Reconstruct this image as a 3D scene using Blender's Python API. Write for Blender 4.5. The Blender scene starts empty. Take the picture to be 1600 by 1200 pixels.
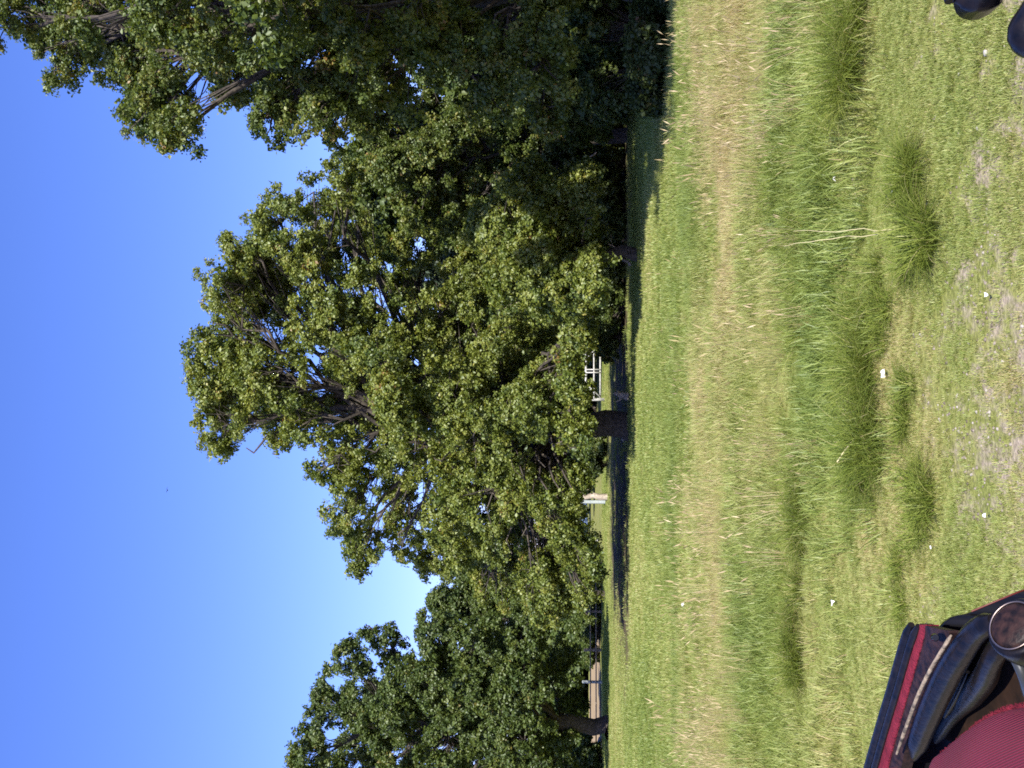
import bpy, math
import numpy as np
from mathutils import Vector, Matrix

# ------------------------------------------------------------------ camera, sky, sun, exposure
sc = bpy.context.scene
COL = sc.collection
EYE = 2.2
F_PX = 1689.0                      # focal length in pixels of the 1600 px wide photograph
PITCH = math.atan(90 / F_PX)
HORIZON = 890.0
cam_d = bpy.data.cameras.new('camera')
cam_d.sensor_fit = 'HORIZONTAL'; cam_d.sensor_width = 36.0
cam_d.lens = 36.0 * F_PX / 1600.0
cam_d.clip_start = 0.05; cam_d.clip_end = 6000
cam = bpy.data.objects.new('camera', cam_d); COL.objects.link(cam)
FWD = Vector((0, math.cos(PITCH), math.sin(PITCH)))
UPV = Vector((0, -math.sin(PITCH), math.cos(PITCH)))
RGT = Vector((1, 0, 0))
# the camera was held on its side: picture right is down in the world, picture top is the world's right
m = Matrix((-UPV, RGT, -FWD)).transposed().to_4x4()
m.translation = Vector((0, 0, EYE))
cam.matrix_world = m
sc.camera = cam

SUN_AZ, SUN_EL = math.radians(168), math.radians(43)   # azimuth clockwise from the view direction
world = bpy.data.worlds.new('World'); sc.world = world; world.use_nodes = True
wn = world.node_tree; wn.nodes.clear()
sky = wn.nodes.new('ShaderNodeTexSky'); sky.sky_type = 'NISHITA'; sky.sun_disc = False
sky.sun_elevation = SUN_EL; sky.sun_rotation = SUN_AZ
sky.altitude = 0; sky.air_density = 1.0; sky.dust_density = 0.45; sky.ozone_density = 6.5
bg = wn.nodes.new('ShaderNodeBackground'); bg.inputs['Strength'].default_value = 0.112
wo = wn.nodes.new('ShaderNodeOutputWorld')
hs = wn.nodes.new('ShaderNodeHueSaturation'); hs.inputs['Saturation'].default_value = 1.12
tint = wn.nodes.new('ShaderNodeMixRGB'); tint.blend_type = 'MULTIPLY'; tint.inputs[0].default_value = 1.0; tint.inputs[2].default_value = (1.2, 0.92, 1.26, 1)
wn.links.new(sky.outputs[0], hs.inputs['Color']); wn.links.new(hs.outputs[0], tint.inputs[1]); wn.links.new(tint.outputs[0], bg.inputs[0]); wn.links.new(bg.outputs[0], wo.inputs[0])

sun_d = bpy.data.lights.new('sun', 'SUN'); sun_d.energy = 5.0; sun_d.angle = math.radians(0.53)
sun_d.color = (1.0, 0.94, 0.84)
sun = bpy.data.objects.new('sun', sun_d); COL.objects.link(sun)
S = Vector((math.sin(SUN_AZ) * math.cos(SUN_EL), math.cos(SUN_AZ) * math.cos(SUN_EL), math.sin(SUN_EL)))
sun.rotation_euler = S.to_track_quat('Z', 'Y').to_euler()
sun.location = S * 60

vs = sc.view_settings
vs.view_transform = 'Standard'; vs.look = 'None'; vs.exposure = 0.95; vs.gamma = 1.0; vs.use_curve_mapping = False
sc.cycles.use_denoising = False
sc.cycles.filter_width = 1.7
sc.cycles.max_bounces = 6; sc.cycles.transmission_bounces = 4; sc.cycles.transparent_max_bounces = 4
sc.cycles.diffuse_bounces = 2; sc.cycles.glossy_bounces = 2

# ------------------------------------------------------------------ helpers
rng = np.random.default_rng(7)

def ray(u, v):
    """direction through upright picture point (u right, v down, 1200 x 1600)"""
    d = RGT * ((u - 600) / F_PX) + UPV * ((800 - v) / F_PX) + FWD
    return d

def at_depth(u, v, y):
    d = ray(u, v); return Vector((0, 0, EYE)) + d * (y / d.y)

def on_plane(u, v, z=0.0):
    d = ray(u, v); return Vector((0, 0, EYE)) + d * ((z - EYE) / d.z)

def vnoise(x, y, seed=0):
    """value noise in numpy, 0..1"""
    x = np.asarray(x, float); y = np.asarray(y, float)
    xi = np.floor(x).astype(np.int64); yi = np.floor(y).astype(np.int64)
    fx = x - xi; fy = y - yi
    fx = fx * fx * (3 - 2 * fx); fy = fy * fy * (3 - 2 * fy)
    def h(a, b):
        n = (a * 374761393 + b * 668265263 + seed * 974711) & 0x7fffffff
        n = ((n ^ (n >> 13)) * 1274126177) & 0x7fffffff
        return ((n ^ (n >> 16)) & 0xffff) / 65535.0
    return (h(xi, yi) * (1 - fx) + h(xi + 1, yi) * fx) * (1 - fy) + (h(xi, yi + 1) * (1 - fx) + h(xi + 1, yi + 1) * fx) * fy

def fbm(x, y, seed=0, octv=3):
    t = 0; a = 0.5; s = 0
    for o in range(octv):
        t = t + a * vnoise(np.asarray(x) * 2 ** o, np.asarray(y) * 2 ** o, seed + o); s += a; a *= 0.5
    return t / s

def gh(x, y):
    """ground height"""
    x = np.asarray(x, float); y = np.asarray(y, float)
    w = np.clip((y - 3) / 6, 0, 1) * np.clip((130 - y) / 60, 0, 1)
    return (fbm(x * 0.22, y * 0.22, 3) - 0.5) * 0.16 * w

def mesh(name, V, Fc, mat=None, smooth=False, tint=None):
    V = np.ascontiguousarray(V, np.float32); Fc = np.ascontiguousarray(Fc, np.int32)
    me = bpy.data.meshes.new(name)
    nf, k = Fc.shape
    me.vertices.add(len(V)); me.vertices.foreach_set('co', V.ravel())
    me.loops.add(nf * k); me.loops.foreach_set('vertex_index', Fc.ravel())
    me.polygons.add(nf); me.polygons.foreach_set('loop_start', np.arange(nf, dtype=np.int32) * k)
    if smooth: me.polygons.foreach_set('use_smooth', np.ones(nf, bool))
    if tint is not None:
        a = me.attributes.new('tint', 'FLOAT', 'POINT'); a.data.foreach_set('value', np.ascontiguousarray(tint, np.float32))
    me.update(calc_edges=True)
    if mat: me.materials.append(mat)
    return me

def obj(name, me, parent=None, loc=None):
    o = bpy.data.objects.new(name, me); COL.objects.link(o)
    if parent is not None: o.parent = parent
    if loc is not None: o.location = loc
    return o

def tag(o, label, cat, group=None):
    o['label'] = label; o['category'] = cat
    if group: o['group'] = group
    return o

def empty(name, loc, label, cat, group=None):
    o = bpy.data.objects.new(name, None); COL.objects.link(o); o.location = loc; o.empty_display_size = 0.3
    return tag(o, label, cat, group)

class Geo:
    """collects vertices and polygons of one mesh"""
    def __init__(s): s.V = []; s.F = []; s.n = 0
    def add(s, V, F):
        V = np.asarray(V, float); F = np.asarray(F, int)
        s.V.append(V); s.F.append(F + s.n); s.n += len(V); return s
    def box(s, c, d, rot=None, bev=0.0):
        c = np.asarray(c, float); h = np.asarray(d, float) / 2
        V = np.array([[x, y, z] for x in (-1, 1) for y in (-1, 1) for z in (-1, 1)], float) * h
        if rot is not None: V = V @ np.array(rot).T
        F = [[0, 1, 3, 2], [4, 6, 7, 5], [0, 4, 5, 1], [2, 3, 7, 6], [0, 2, 6, 4], [1, 5, 7, 3]]
        return s.add(V + c, F)
    def tubes(s, P, r, sides=5, cap=False):
        V, F = tubes(P, r, sides); s.add(V, F)
        if cap:
            k, mm, _ = np.asarray(P).shape
            for i in range(k):
                for e in (0, mm - 1):
                    ring = V[i * mm * sides + e * sides: i * mm * sides + (e + 1) * sides]
                    c = ring.mean(0)
                    VV = np.vstack([ring, c[None]])
                    s.add(VV, [[j, (j + 1) % sides, sides, sides] for j in range(sides)])
        return s
    def build(s, name, mat, parent=None, smooth=False):
        F = np.vstack(s.F); V = np.vstack(s.V)
        if F.shape[1] == 4 and (F[:, 2] == F[:, 3]).any():
            me = bpy.data.meshes.new(name)
            me.from_pydata([tuple(v) for v in V], [], [tuple(f[:3]) if f[2] == f[3] else tuple(f) for f in F.tolist()])
            me.materials.append(mat)
            if smooth: me.polygons.foreach_set('use_smooth', np.ones(len(me.polygons), bool))
            me.update()
        else:
            me = mesh(name, V, F, mat, smooth)
        return obj(name, me, parent)

def norm(a):
    return a / np.maximum(np.linalg.norm(a, axis=-1, keepdims=True), 1e-9)

def tubes(P, r, sides=4):
    """P (k,m,3) polylines, r (k,m) radii -> quads"""
    P = np.asarray(P, float); r = np.asarray(r, float)
    if P.ndim == 2: P = P[None]; r = r[None]
    k, mm, _ = P.shape
    T = np.empty_like(P); T[:, 1:-1] = P[:, 2:] - P[:, :-2]; T[:, 0] = P[:, 1] - P[:, 0]; T[:, -1] = P[:, -1] - P[:, -2]
    T = norm(T)
    mean = norm((P[:, -1] - P[:, 0])[:, None, :])
    ref = np.where(np.abs(mean[..., 2:3]) > 0.8, np.array([1.0, 0.13, 0]), np.array([0.1, 0, 1.0]))
    A = norm(np.cross(T, ref)); B = np.cross(T, A)
    ang = np.arange(sides) * 2 * math.pi / sides
    V = P[:, :, None, :] + r[:, :, None, None] * (np.cos(ang)[None, None, :, None] * A[:, :, None, :] + np.sin(ang)[None, None, :, None] * B[:, :, None, :])
    V = V.reshape(-1, 3)
    base = (np.arange(k)[:, None, None] * mm + np.arange(mm - 1)[None, :, None]) * sides
    j = np.arange(sides)[None, None, :]; j2 = (j + 1) % sides
    F = np.stack([base + j, base + j2, base + sides + j2, base + sides + j], -1).reshape(-1, 4)
    return V, F

# ------------------------------------------------------------------ materials
def newmat(name):
    mt = bpy.data.materials.new(name); mt.use_nodes = True
    nt = mt.node_tree; nt.nodes.clear()
    out = nt.nodes.new('ShaderNodeOutputMaterial')
    return mt, nt, out

def ramp(nt, stops):
    r = nt.nodes.new('ShaderNodeValToRGB')
    el = r.color_ramp.elements
    while len(el) > 1: el.remove(el[-1])
    el[0].position = stops[0][0]; el[0].color = (*stops[0][1], 1)
    for p, c in stops[1:]:
        e = el.new(p); e.color = (*c, 1)
    return r

def foliage_mat(name, stops, transl=0.35, gloss=0.06, rough=0.5, attr='tint', atype='GEOMETRY', hue_noise=0.0):
    mt, nt, out = newmat(name)
    L = nt.links.new
    at = nt.nodes.new('ShaderNodeAttribute'); at.attribute_name = attr; at.attribute_type = atype
    r = ramp(nt, stops)
    a3 = nt.nodes.new('ShaderNodeAttribute'); a3.attribute_name = 'shade'; a3.attribute_type = 'INSTANCER'
    sm = nt.nodes.new('ShaderNodeMath'); sm.operation = 'ADD'; L(at.outputs['Fac'], sm.inputs[0]); L(a3.outputs['Fac'], sm.inputs[1]); L(sm.outputs[0], r.inputs[0])
    df = nt.nodes.new('ShaderNodeBsdfDiffuse'); L(r.outputs[0], df.inputs[0])
    tr = nt.nodes.new('ShaderNodeBsdfTranslucent')
    mx0 = nt.nodes.new('ShaderNodeMixRGB'); mx0.blend_type = 'MULTIPLY'; mx0.inputs[0].default_value = 1.0
    L(r.outputs[0], mx0.inputs[1]); mx0.inputs[2].default_value = (1.35, 1.25, 0.55, 1)
    L(mx0.outputs[0], tr.inputs[0])
    m1 = nt.nodes.new('ShaderNodeMixShader'); m1.inputs[0].default_value = transl
    L(df.outputs[0], m1.inputs[1]); L(tr.outputs[0], m1.inputs[2])
    gl = nt.nodes.new('ShaderNodeBsdfGlossy'); gl.inputs['Roughness'].default_value = rough
    gl.inputs['Color'].default_value = (0.9, 0.95, 0.9, 1)
    m2 = nt.nodes.new('ShaderNodeMixShader'); m2.inputs[0].default_value = gloss
    L(m1.outputs[0], m2.inputs[1]); L(gl.outputs[0], m2.inputs[2])
    L(m2.outputs[0], out.inputs[0])
    return mt

def simple(name, col, rough=0.6, metal=0.0, noise=None, nscale=20.0, bump=0.0, spec=0.5, coat=0.0, bscale=None):
    mt, nt, out = newmat(name); L = nt.links.new
    p = nt.nodes.new('ShaderNodeBsdfPrincipled')
    p.inputs['Base Color'].default_value = (*col, 1); p.inputs['Roughness'].default_value = rough
    p.inputs['Metallic'].default_value = metal; p.inputs['Specular IOR Level'].default_value = spec
    p.inputs['Coat Weight'].default_value = coat
    if noise or bump:
        tc = nt.nodes.new('ShaderNodeTexCoord')
        n = nt.nodes.new('ShaderNodeTexNoise'); n.inputs['Scale'].default_value = nscale; n.inputs['Detail'].default_value = 6
        L(tc.outputs['Object'], n.inputs['Vector'])
        if noise:
            r = ramp(nt, [(0.35, col), (0.65, noise)]); L(n.outputs['Fac'], r.inputs[0]); L(r.outputs[0], p.inputs['Base Color'])
        if bump:
            b = nt.nodes.new('ShaderNodeBump'); b.inputs['Strength'].default_value = bump; b.inputs['Distance'].default_value = 0.02
            n2 = n
            if bscale:
                n2 = nt.nodes.new('ShaderNodeTexNoise'); n2.inputs['Scale'].default_value = bscale; n2.inputs['Detail'].default_value = 4
                L(tc.outputs['Object'], n2.inputs['Vector'])
            L(n2.outputs['Fac'], b.inputs['Height']); L(b.outputs[0], p.inputs['Normal'])
    L(p.outputs[0], out.inputs[0])
    return mt

M = {}
M['oak_leaf'] = foliage_mat('oak_leaf', [(0, (0.06, 0.10, 0.015)), (0.45, (0.16, 0.20, 0.03)), (0.8, (0.25, 0.275, 0.05)), (0.97, (0.29, 0.25, 0.055)), (1, (0.24, 0.14, 0.04))], 0.36, 0.04)
M['autumn_leaf'] = foliage_mat('autumn_leaf', [(0, (0.045, 0.08, 0.015)), (0.5, (0.105, 0.145, 0.025)), (0.85, (0.19, 0.205, 0.04)), (0.95, (0.22, 0.19, 0.045)), (1, (0.24, 0.14, 0.045))], 0.34, 0.035)
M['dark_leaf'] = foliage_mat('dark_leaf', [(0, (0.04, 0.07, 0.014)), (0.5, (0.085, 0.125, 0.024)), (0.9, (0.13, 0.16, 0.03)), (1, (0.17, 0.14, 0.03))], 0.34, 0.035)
M['needle'] = foliage_mat('needle', [(0, (0.02, 0.036, 0.018)), (1, (0.05, 0.075, 0.035))], 0.12, 0.04)
M['shrub_leaf'] = foliage_mat('shrub_leaf', [(0, (0.025, 0.04, 0.01)), (0.7, (0.06, 0.085, 0.02)), (0.9, (0.1, 0.07, 0.03)), (1, (0.17, 0.08, 0.05))], 0.3, 0.02)
M['bark'] = simple('bark', (0.028, 0.023, 0.018), 0.9, noise=(0.085, 0.07, 0.055), nscale=9, bump=0.6, bscale=30)
M['deadwood'] = simple('deadwood', (0.26, 0.215, 0.165), 0.85, noise=(0.46, 0.40, 0.32), nscale=8, bump=0.4)
M['white_paint'] = simple('white_paint', (0.30, 0.30, 0.28), 0.7, noise=(0.5, 0.5, 0.48), nscale=7)
M['post_wood'] = simple('post_wood', (0.22, 0.17, 0.12), 0.85, noise=(0.34, 0.29, 0.22), nscale=12, bump=0.3)
M['pale_post'] = simple('pale_post', (0.28, 0.33, 0.33), 0.7, noise=(0.42, 0.46, 0.45), nscale=9)
M['stone'] = simple('stone', (0.2, 0.19, 0.17), 0.9, noise=(0.42, 0.4, 0.37), nscale=6, bump=0.5)
M['paper'] = simple('paper', (0.82, 0.82, 0.82), 0.7)
M['box_wood'] = simple('box_wood', (0.3, 0.22, 0.16), 0.8, noise=(0.4, 0.31, 0.23), nscale=10)
M['box_roof'] = simple('box_roof', (0.72, 0.68, 0.62), 0.7)
M['hole'] = simple('hole', (0.01, 0.01, 0.01), 0.9)
M['feather'] = simple('feather', (0.03, 0.035, 0.06), 0.6)
M['leather'] = simple('leather', (0.003, 0.0035, 0.006), 0.3, noise=(0.010, 0.008, 0.009), nscale=90, bump=0.06, bscale=160, spec=0.3)
M['gloss_black'] = simple('gloss_black', (0.004, 0.004, 0.005), 0.22, spec=0.3)
M['worn_leather'] = simple('worn_leather', (0.006, 0.004, 0.005), 0.5, noise=(0.03, 0.015, 0.013), nscale=130, bump=0.12, bscale=300, spec=0.2)
M['brown_panel'] = simple('brown_panel', (0.01, 0.006, 0.004), 0.8, noise=(0.03, 0.015, 0.009), nscale=30, spec=0.1)
M['chrome'] = simple('chrome', (0.3, 0.24, 0.21), 0.4, metal=1.0)
M['iron'] = simple('iron', (0.05, 0.055, 0.06), 0.3, metal=0.4)
M['piping_tan'] = simple('piping_tan', (0.02, 0.015, 0.013), 0.75, noise=(0.34, 0.27, 0.19), nscale=60, bump=0.4)
M['pinstripe'] = simple('pinstripe', (0.09, 0.012, 0.008), 0.5)
M['stalk'] = simple('stalk', (0.5, 0.45, 0.24), 0.8)

def corduroy():
    mt, nt, out = newmat('red_corduroy'); L = nt.links.new
    p = nt.nodes.new('ShaderNodeBsdfPrincipled'); p.inputs['Roughness'].default_value = 0.85
    p.inputs['Specular IOR Level'].default_value = 0.2
    p.inputs['Sheen Weight'].default_value = 0.03; p.inputs['Sheen Tint'].default_value = (0.9, 0.4, 0.5, 1)
    tc = nt.nodes.new('ShaderNodeTexCoord')
    w = nt.nodes.new('ShaderNodeTexWave'); w.wave_type = 'BANDS'; w.bands_direction = 'X'
    w.inputs['Scale'].default_value = 165; w.inputs['Distortion'].default_value = 0.8; w.inputs['Detail'].default_value = 2; w.inputs['Detail Scale'].default_value = 3
    L(tc.outputs['UV'], w.inputs['Vector'])
    n = nt.nodes.new('ShaderNodeTexNoise'); n.inputs['Scale'].default_value = 14; n.inputs['Detail'].default_value = 5
    L(tc.outputs['Object'], n.inputs['Vector'])
    r = ramp(nt, [(0.1, (0.085, 0.007, 0.017)), (0.7, (0.18, 0.017, 0.04))]); L(w.outputs['Fac'], r.inputs[0])
    r2 = ramp(nt, [(0.3, (0.8, 0.8, 0.8)), (0.7, (1.1, 1.1, 1.1))]); L(n.outputs['Fac'], r2.inputs[0])
    mx = nt.nodes.new('ShaderNodeMixRGB'); mx.blend_type = 'MULTIPLY'; mx.inputs[0].default_value = 1
    L(r.outputs[0], mx.inputs[1]); L(r2.outputs[0], mx.inputs[2]); L(mx.outputs[0], p.inputs['Base Color'])
    b = nt.nodes.new('ShaderNodeBump'); b.inputs['Strength'].default_value = 0.6; b.inputs['Distance'].default_value = 0.004
    L(w.outputs['Fac'], b.inputs['Height']); L(b.outputs[0], p.inputs['Normal'])
    L(p.outputs[0], out.inputs[0]); return mt
M['corduroy'] = corduroy()
M['red_felt'] = simple('red_felt', (0.10, 0.007, 0.018), 0.9, noise=(0.17, 0.014, 0.03), nscale=60, bump=0.5, bscale=300, spec=0.2)

def ground_mat():
    mt, nt, out = newmat('meadow_ground'); L = nt.links.new
    p = nt.nodes.new('ShaderNodeBsdfPrincipled'); p.inputs['Roughness'].default_value = 1.0; p.inputs['Specular IOR Level'].default_value = 0.1
    g = nt.nodes.new('ShaderNodeNewGeometry')
    n1 = nt.nodes.new('ShaderNodeTexNoise'); n1.inputs['Scale'].default_value = 0.55; n1.inputs['Detail'].default_value = 8; n1.inputs['Roughness'].default_value = 0.65
    n2 = nt.nodes.new('ShaderNodeTexNoise'); n2.inputs['Scale'].default_value = 38; n2.inputs['Detail'].default_value = 6
    for n in (n1, n2): L(g.outputs['Position'], n.inputs['Vector'])
    r1 = ramp(nt, [(0.3, (0.14, 0.17, 0.045)), (0.5, (0.20, 0.22, 0.065)), (0.7, (0.27, 0.25, 0.11))]); L(n1.outputs['Fac'], r1.inputs[0])
    r2 = ramp(nt, [(0.3, (0.55, 0.55, 0.5)), (0.7, (1.25, 1.2, 1.15))]); L(n2.outputs['Fac'], r2.inputs[0])
    mx = nt.nodes.new('ShaderNodeMixRGB'); mx.blend_type = 'MULTIPLY'; mx.inputs[0].default_value = 1
    L(r1.outputs[0], mx.inputs[1]); L(r2.outputs[0], mx.inputs[2])
    # bare earth, strongest along the worn track by the carriage
    sep = nt.nodes.new('ShaderNodeSeparateXYZ'); L(g.outputs['Position'], sep.inputs[0])
    mr = nt.nodes.new('ShaderNodeMapRange'); mr.inputs['From Min'].default_value = 8.0; mr.inputs['From Max'].default_value = 4.2
    L(sep.outputs['Y'], mr.inputs['Value'])
    n3 = nt.nodes.new('ShaderNodeTexNoise'); n3.inputs['Scale'].default_value = 2.6; n3.inputs['Detail'].default_value = 9; n3.inputs['Roughness'].default_value = 0.7
    vm = nt.nodes.new('ShaderNodeVectorMath'); vm.operation = 'MULTIPLY'; vm.inputs[1].default_value = (1.3, 0.7, 1); L(g.outputs['Position'], vm.inputs[0]); L(vm.outputs[0], n3.inputs['Vector'])
    ad = nt.nodes.new('ShaderNodeMath'); ad.operation = 'MULTIPLY_ADD'; ad.inputs[1].default_value = 0.36; L(mr.outputs[0], ad.inputs[0]); L(n3.outputs['Fac'], ad.inputs[2])
    rs = ramp(nt, [(0.66, (0, 0, 0)), (0.8, (1, 1, 1))]); L(ad.outputs[0], rs.inputs[0])
    soil = ramp(nt, [(0.3, (0.20, 0.165, 0.115)), (0.7, (0.37, 0.31, 0.235))]); L(n2.outputs['Fac'], soil.inputs[0])
    mx2 = nt.nodes.new('ShaderNodeMixRGB'); L(rs.outputs[0], mx2.inputs[0]); L(mx.outputs[0], mx2.inputs[1]); L(soil.outputs[0], mx2.inputs[2])
    # leaf litter on the wood floor; its dark mask also paints in tree shade
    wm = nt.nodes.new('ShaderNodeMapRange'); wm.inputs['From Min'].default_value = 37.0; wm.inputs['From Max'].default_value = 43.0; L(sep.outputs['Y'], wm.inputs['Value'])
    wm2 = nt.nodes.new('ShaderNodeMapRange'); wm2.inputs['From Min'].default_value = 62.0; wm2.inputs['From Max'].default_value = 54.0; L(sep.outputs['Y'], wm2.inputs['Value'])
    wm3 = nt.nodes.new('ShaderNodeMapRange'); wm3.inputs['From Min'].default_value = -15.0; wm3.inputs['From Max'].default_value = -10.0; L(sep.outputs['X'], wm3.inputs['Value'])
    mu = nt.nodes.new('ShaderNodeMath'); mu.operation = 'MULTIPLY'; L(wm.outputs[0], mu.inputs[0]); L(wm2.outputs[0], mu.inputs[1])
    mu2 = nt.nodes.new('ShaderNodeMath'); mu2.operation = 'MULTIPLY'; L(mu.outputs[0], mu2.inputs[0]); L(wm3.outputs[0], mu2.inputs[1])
    litter_shade = ramp(nt, [(0.3, (0.035, 0.028, 0.018)), (0.7, (0.09, 0.07, 0.045))]); L(n2.outputs['Fac'], litter_shade.inputs[0])
    mx3 = nt.nodes.new('ShaderNodeMixRGB'); L(mu2.outputs[0], mx3.inputs[0]); L(mx2.outputs[0], mx3.inputs[1]); L(litter_shade.outputs[0], mx3.inputs[2])
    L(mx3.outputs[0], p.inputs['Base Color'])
    b = nt.nodes.new('ShaderNodeBump'); b.inputs['Strength'].default_value = 0.5; b.inputs['Distance'].default_value = 0.03
    L(n2.outputs['Fac'], b.inputs['Height']); L(b.outputs[0], p.inputs['Normal'])
    L(p.outputs[0], out.inputs[0]); return mt
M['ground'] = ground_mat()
M['stubble'] = simple('stubble', (0.24, 0.175, 0.095), 1.0, noise=(0.33, 0.25, 0.145), nscale=0.8, bump=0.3, spec=0.1)
M['water'] = simple('water', (0.10, 0.13, 0.16), 0.18, spec=0.6, bump=0.08, bscale=1.5)

# ------------------------------------------------------------------ ground, field, water
def axis(a):
    return np.array(sorted(set(np.round(a, 4))))
xs = axis(np.concatenate([np.linspace(-30, 30, 121), np.linspace(-160, 160, 65), [-3000, -1200, -500, -250, 250, 500, 1200, 3000]]))
ys = axis(np.concatenate([np.linspace(-12, 50, 156), np.linspace(50, 220, 60), [-500, -150, -50, 300, 500, 900, 1600, 3500]]))
X, Y = np.meshgrid(xs, ys)
V = np.stack([X, Y, gh(X, Y)], -1).reshape(-1, 3)
nx, ny = len(xs), len(ys)
ii = (np.arange(ny - 1)[:, None] * nx + np.arange(nx - 1)[None]).ravel()
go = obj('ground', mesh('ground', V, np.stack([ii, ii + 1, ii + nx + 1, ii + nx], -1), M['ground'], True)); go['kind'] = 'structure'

def sheet(name, pts, z, mat, kind='structure'):
    me = bpy.data.meshes.new(name); me.from_pydata([(x, y, z) for x, y in pts], [], [list(range(len(pts)))]); me.materials.append(mat)
    o = obj(name, me); o['kind'] = kind; return o
sheet('stubble_field', [(-75, 77), (-18.5, 77), (-20, 90), (-28, 112), (-34, 120), (-80, 124)], 0.03, M['stubble'])
sheet('lake', [(-90, 150), (-16, 132), (-12, 150), (20, 180), (30, 330), (-140, 330)], 0.04, M['water'])

# ------------------------------------------------------------------ trees
def leaf_clump(n_sub, n_leaf, size, g):
    """one unit-radius spray of foliage: rosettes of folded leaves around twig ends, facing up z"""
    sub = norm(g.normal(size=(n_sub, 3))) * (g.random((n_sub, 1)) ** 0.4) * np.array([1, 1, .7])
    N = n_sub * n_leaf
    P = np.repeat(sub, n_leaf, 0) + g.normal(size=(N, 3)) * 0.17
    So = np.repeat(norm(sub), n_leaf, 0)
    Nn = norm(0.55 * So + np.array([0, 0, .55]) + 0.7 * g.normal(size=(N, 3)))
    A = norm(np.cross(Nn, g.normal(size=(N, 3)))); B = np.cross(Nn, A)
    s = size * (0.6 + 0.8 * g.random((N, 1))); w = s * (0.28 + 0.14 * g.random((N, 1))); fold = s * 0.12
    V = np.stack([P - A * s * 0.5, P + B * w + Nn * fold + A * s * .08, P + A * s * 0.5, P - B * w + Nn * fold + A * s * .08], 1).reshape(-1, 3)
    i = np.arange(N)[:, None] * 4
    F = np.concatenate([i + [0, 1, 2], i + [0, 2, 3]], 1).reshape(-1, 3)
    t = np.repeat(g.normal(0, .1, n_sub), n_leaf) + g.normal(0, .13, N)
    return V, F, np.repeat(t, 4)

PROTO = {}
def clump_protos(mat, rel):
    key = (mat.name, round(rel, 2))
    if key not in PROTO:
        g = np.random.default_rng(len(PROTO) * 17 + 3); L_ = []
        for k in range(8):
            V, F, t = leaf_clump(17, 16, rel, g); L_.append(bpy.data.objects.new('leaf_spray', mesh('leaf_spray', V, F, mat, tint=t)))
        PROTO[key] = L_
    return PROTO[key]

def scatter_nodes(protos):
    nt = bpy.data.node_groups.new('scatter', 'GeometryNodeTree')
    nt.interface.new_socket('Geometry', in_out='INPUT', socket_type='NodeSocketGeometry'); nt.interface.new_socket('Geometry', in_out='OUTPUT', socket_type='NodeSocketGeometry')
    N = nt.nodes.new; L = nt.links.new
    gi = N('NodeGroupInput'); gout = N('NodeGroupOutput'); ip = N('GeometryNodeInstanceOnPoints'); jn = N('GeometryNodeJoinGeometry')
    for p in protos:
        oi = N('GeometryNodeObjectInfo'); oi.inputs['Object'].default_value = p; oi.inputs['As Instance'].default_value = True
        L(oi.outputs['Geometry'], jn.inputs[0])
    def att(nm, dt):
        a = N('GeometryNodeInputNamedAttribute'); a.data_type = dt; a.inputs['Name'].default_value = nm; return a.outputs[0]
    e2r = N('FunctionNodeEulerToRotation'); L(att('rot', 'FLOAT_VECTOR'), e2r.inputs[0])
    L(gi.outputs[0], ip.inputs['Points']); L(jn.outputs[0], ip.inputs['Instance']); ip.inputs['Pick Instance'].default_value = True
    L(att('pick', 'INT'), ip.inputs['Instance Index']); L(e2r.outputs[0], ip.inputs['Rotation']); L(att('scl', 'FLOAT'), ip.inputs['Scale'])
    L(ip.outputs[0], gout.inputs[0])
    return nt

def scatter_obj(name, P, rot, scl, shade, protos, g, parent=None):
    n = len(P); me = bpy.data.meshes.new(name); me.vertices.add(n); me.vertices.foreach_set('co', np.ascontiguousarray(P, np.float32).ravel())
    a = me.attributes.new('rot', 'FLOAT_VECTOR', 'POINT'); a.data.foreach_set('vector', np.ascontiguousarray(rot, np.float32).ravel())
    for an, val in (('scl', scl), ('shade', shade)):
        a = me.attributes.new(an, 'FLOAT', 'POINT'); a.data.foreach_set('value', np.ascontiguousarray(val, np.float32))
    a = me.attributes.new('pick', 'INT', 'POINT'); a.data.foreach_set('value', g.integers(0, len(protos), n).astype(np.int32))
    o = obj(name, me, parent); o['kind'] = 'stuff'
    md = o.modifiers.new('scatter', 'NODES'); md.node_group = scatter_nodes(protos)
    return o

def align(D, g):
    """euler angles turning z to D with a random spin"""
    D = norm(D); th = np.arccos(np.clip(D[:, 2], -1, 1)); ph = np.arctan2(D[:, 1], D[:, 0]); sp = g.uniform(0, 2 * math.pi, len(D))
    ct, st, cp, spn, cs, ss = np.cos(th), np.sin(th), np.cos(ph), np.sin(ph), np.cos(sp), np.sin(sp)
    m00 = cp * ct * cs - spn * ss; m10 = spn * ct * cs + cp * ss; m20 = -st * cs
    m21 = st * ss; m22 = ct
    return np.stack([np.arctan2(m21, m22), -np.arcsin(np.clip(m20, -1, 1)), np.arctan2(m10, m00)], -1)

def crown(name, C, LC, cr, leaf, mat, g, parent, mean=0.45):
    rad = cr * (0.65 + 0.7 * g.random(len(C)))
    Dv = 0.75 * norm(C - LC) + np.array([0, 0, .55]) + 0.25 * g.normal(size=C.shape)
    return scatter_obj(name, C, align(Dv, g), rad, mean + g.normal(0, .12, len(C)), clump_protos(mat, leaf / cr), g, parent)

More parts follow.
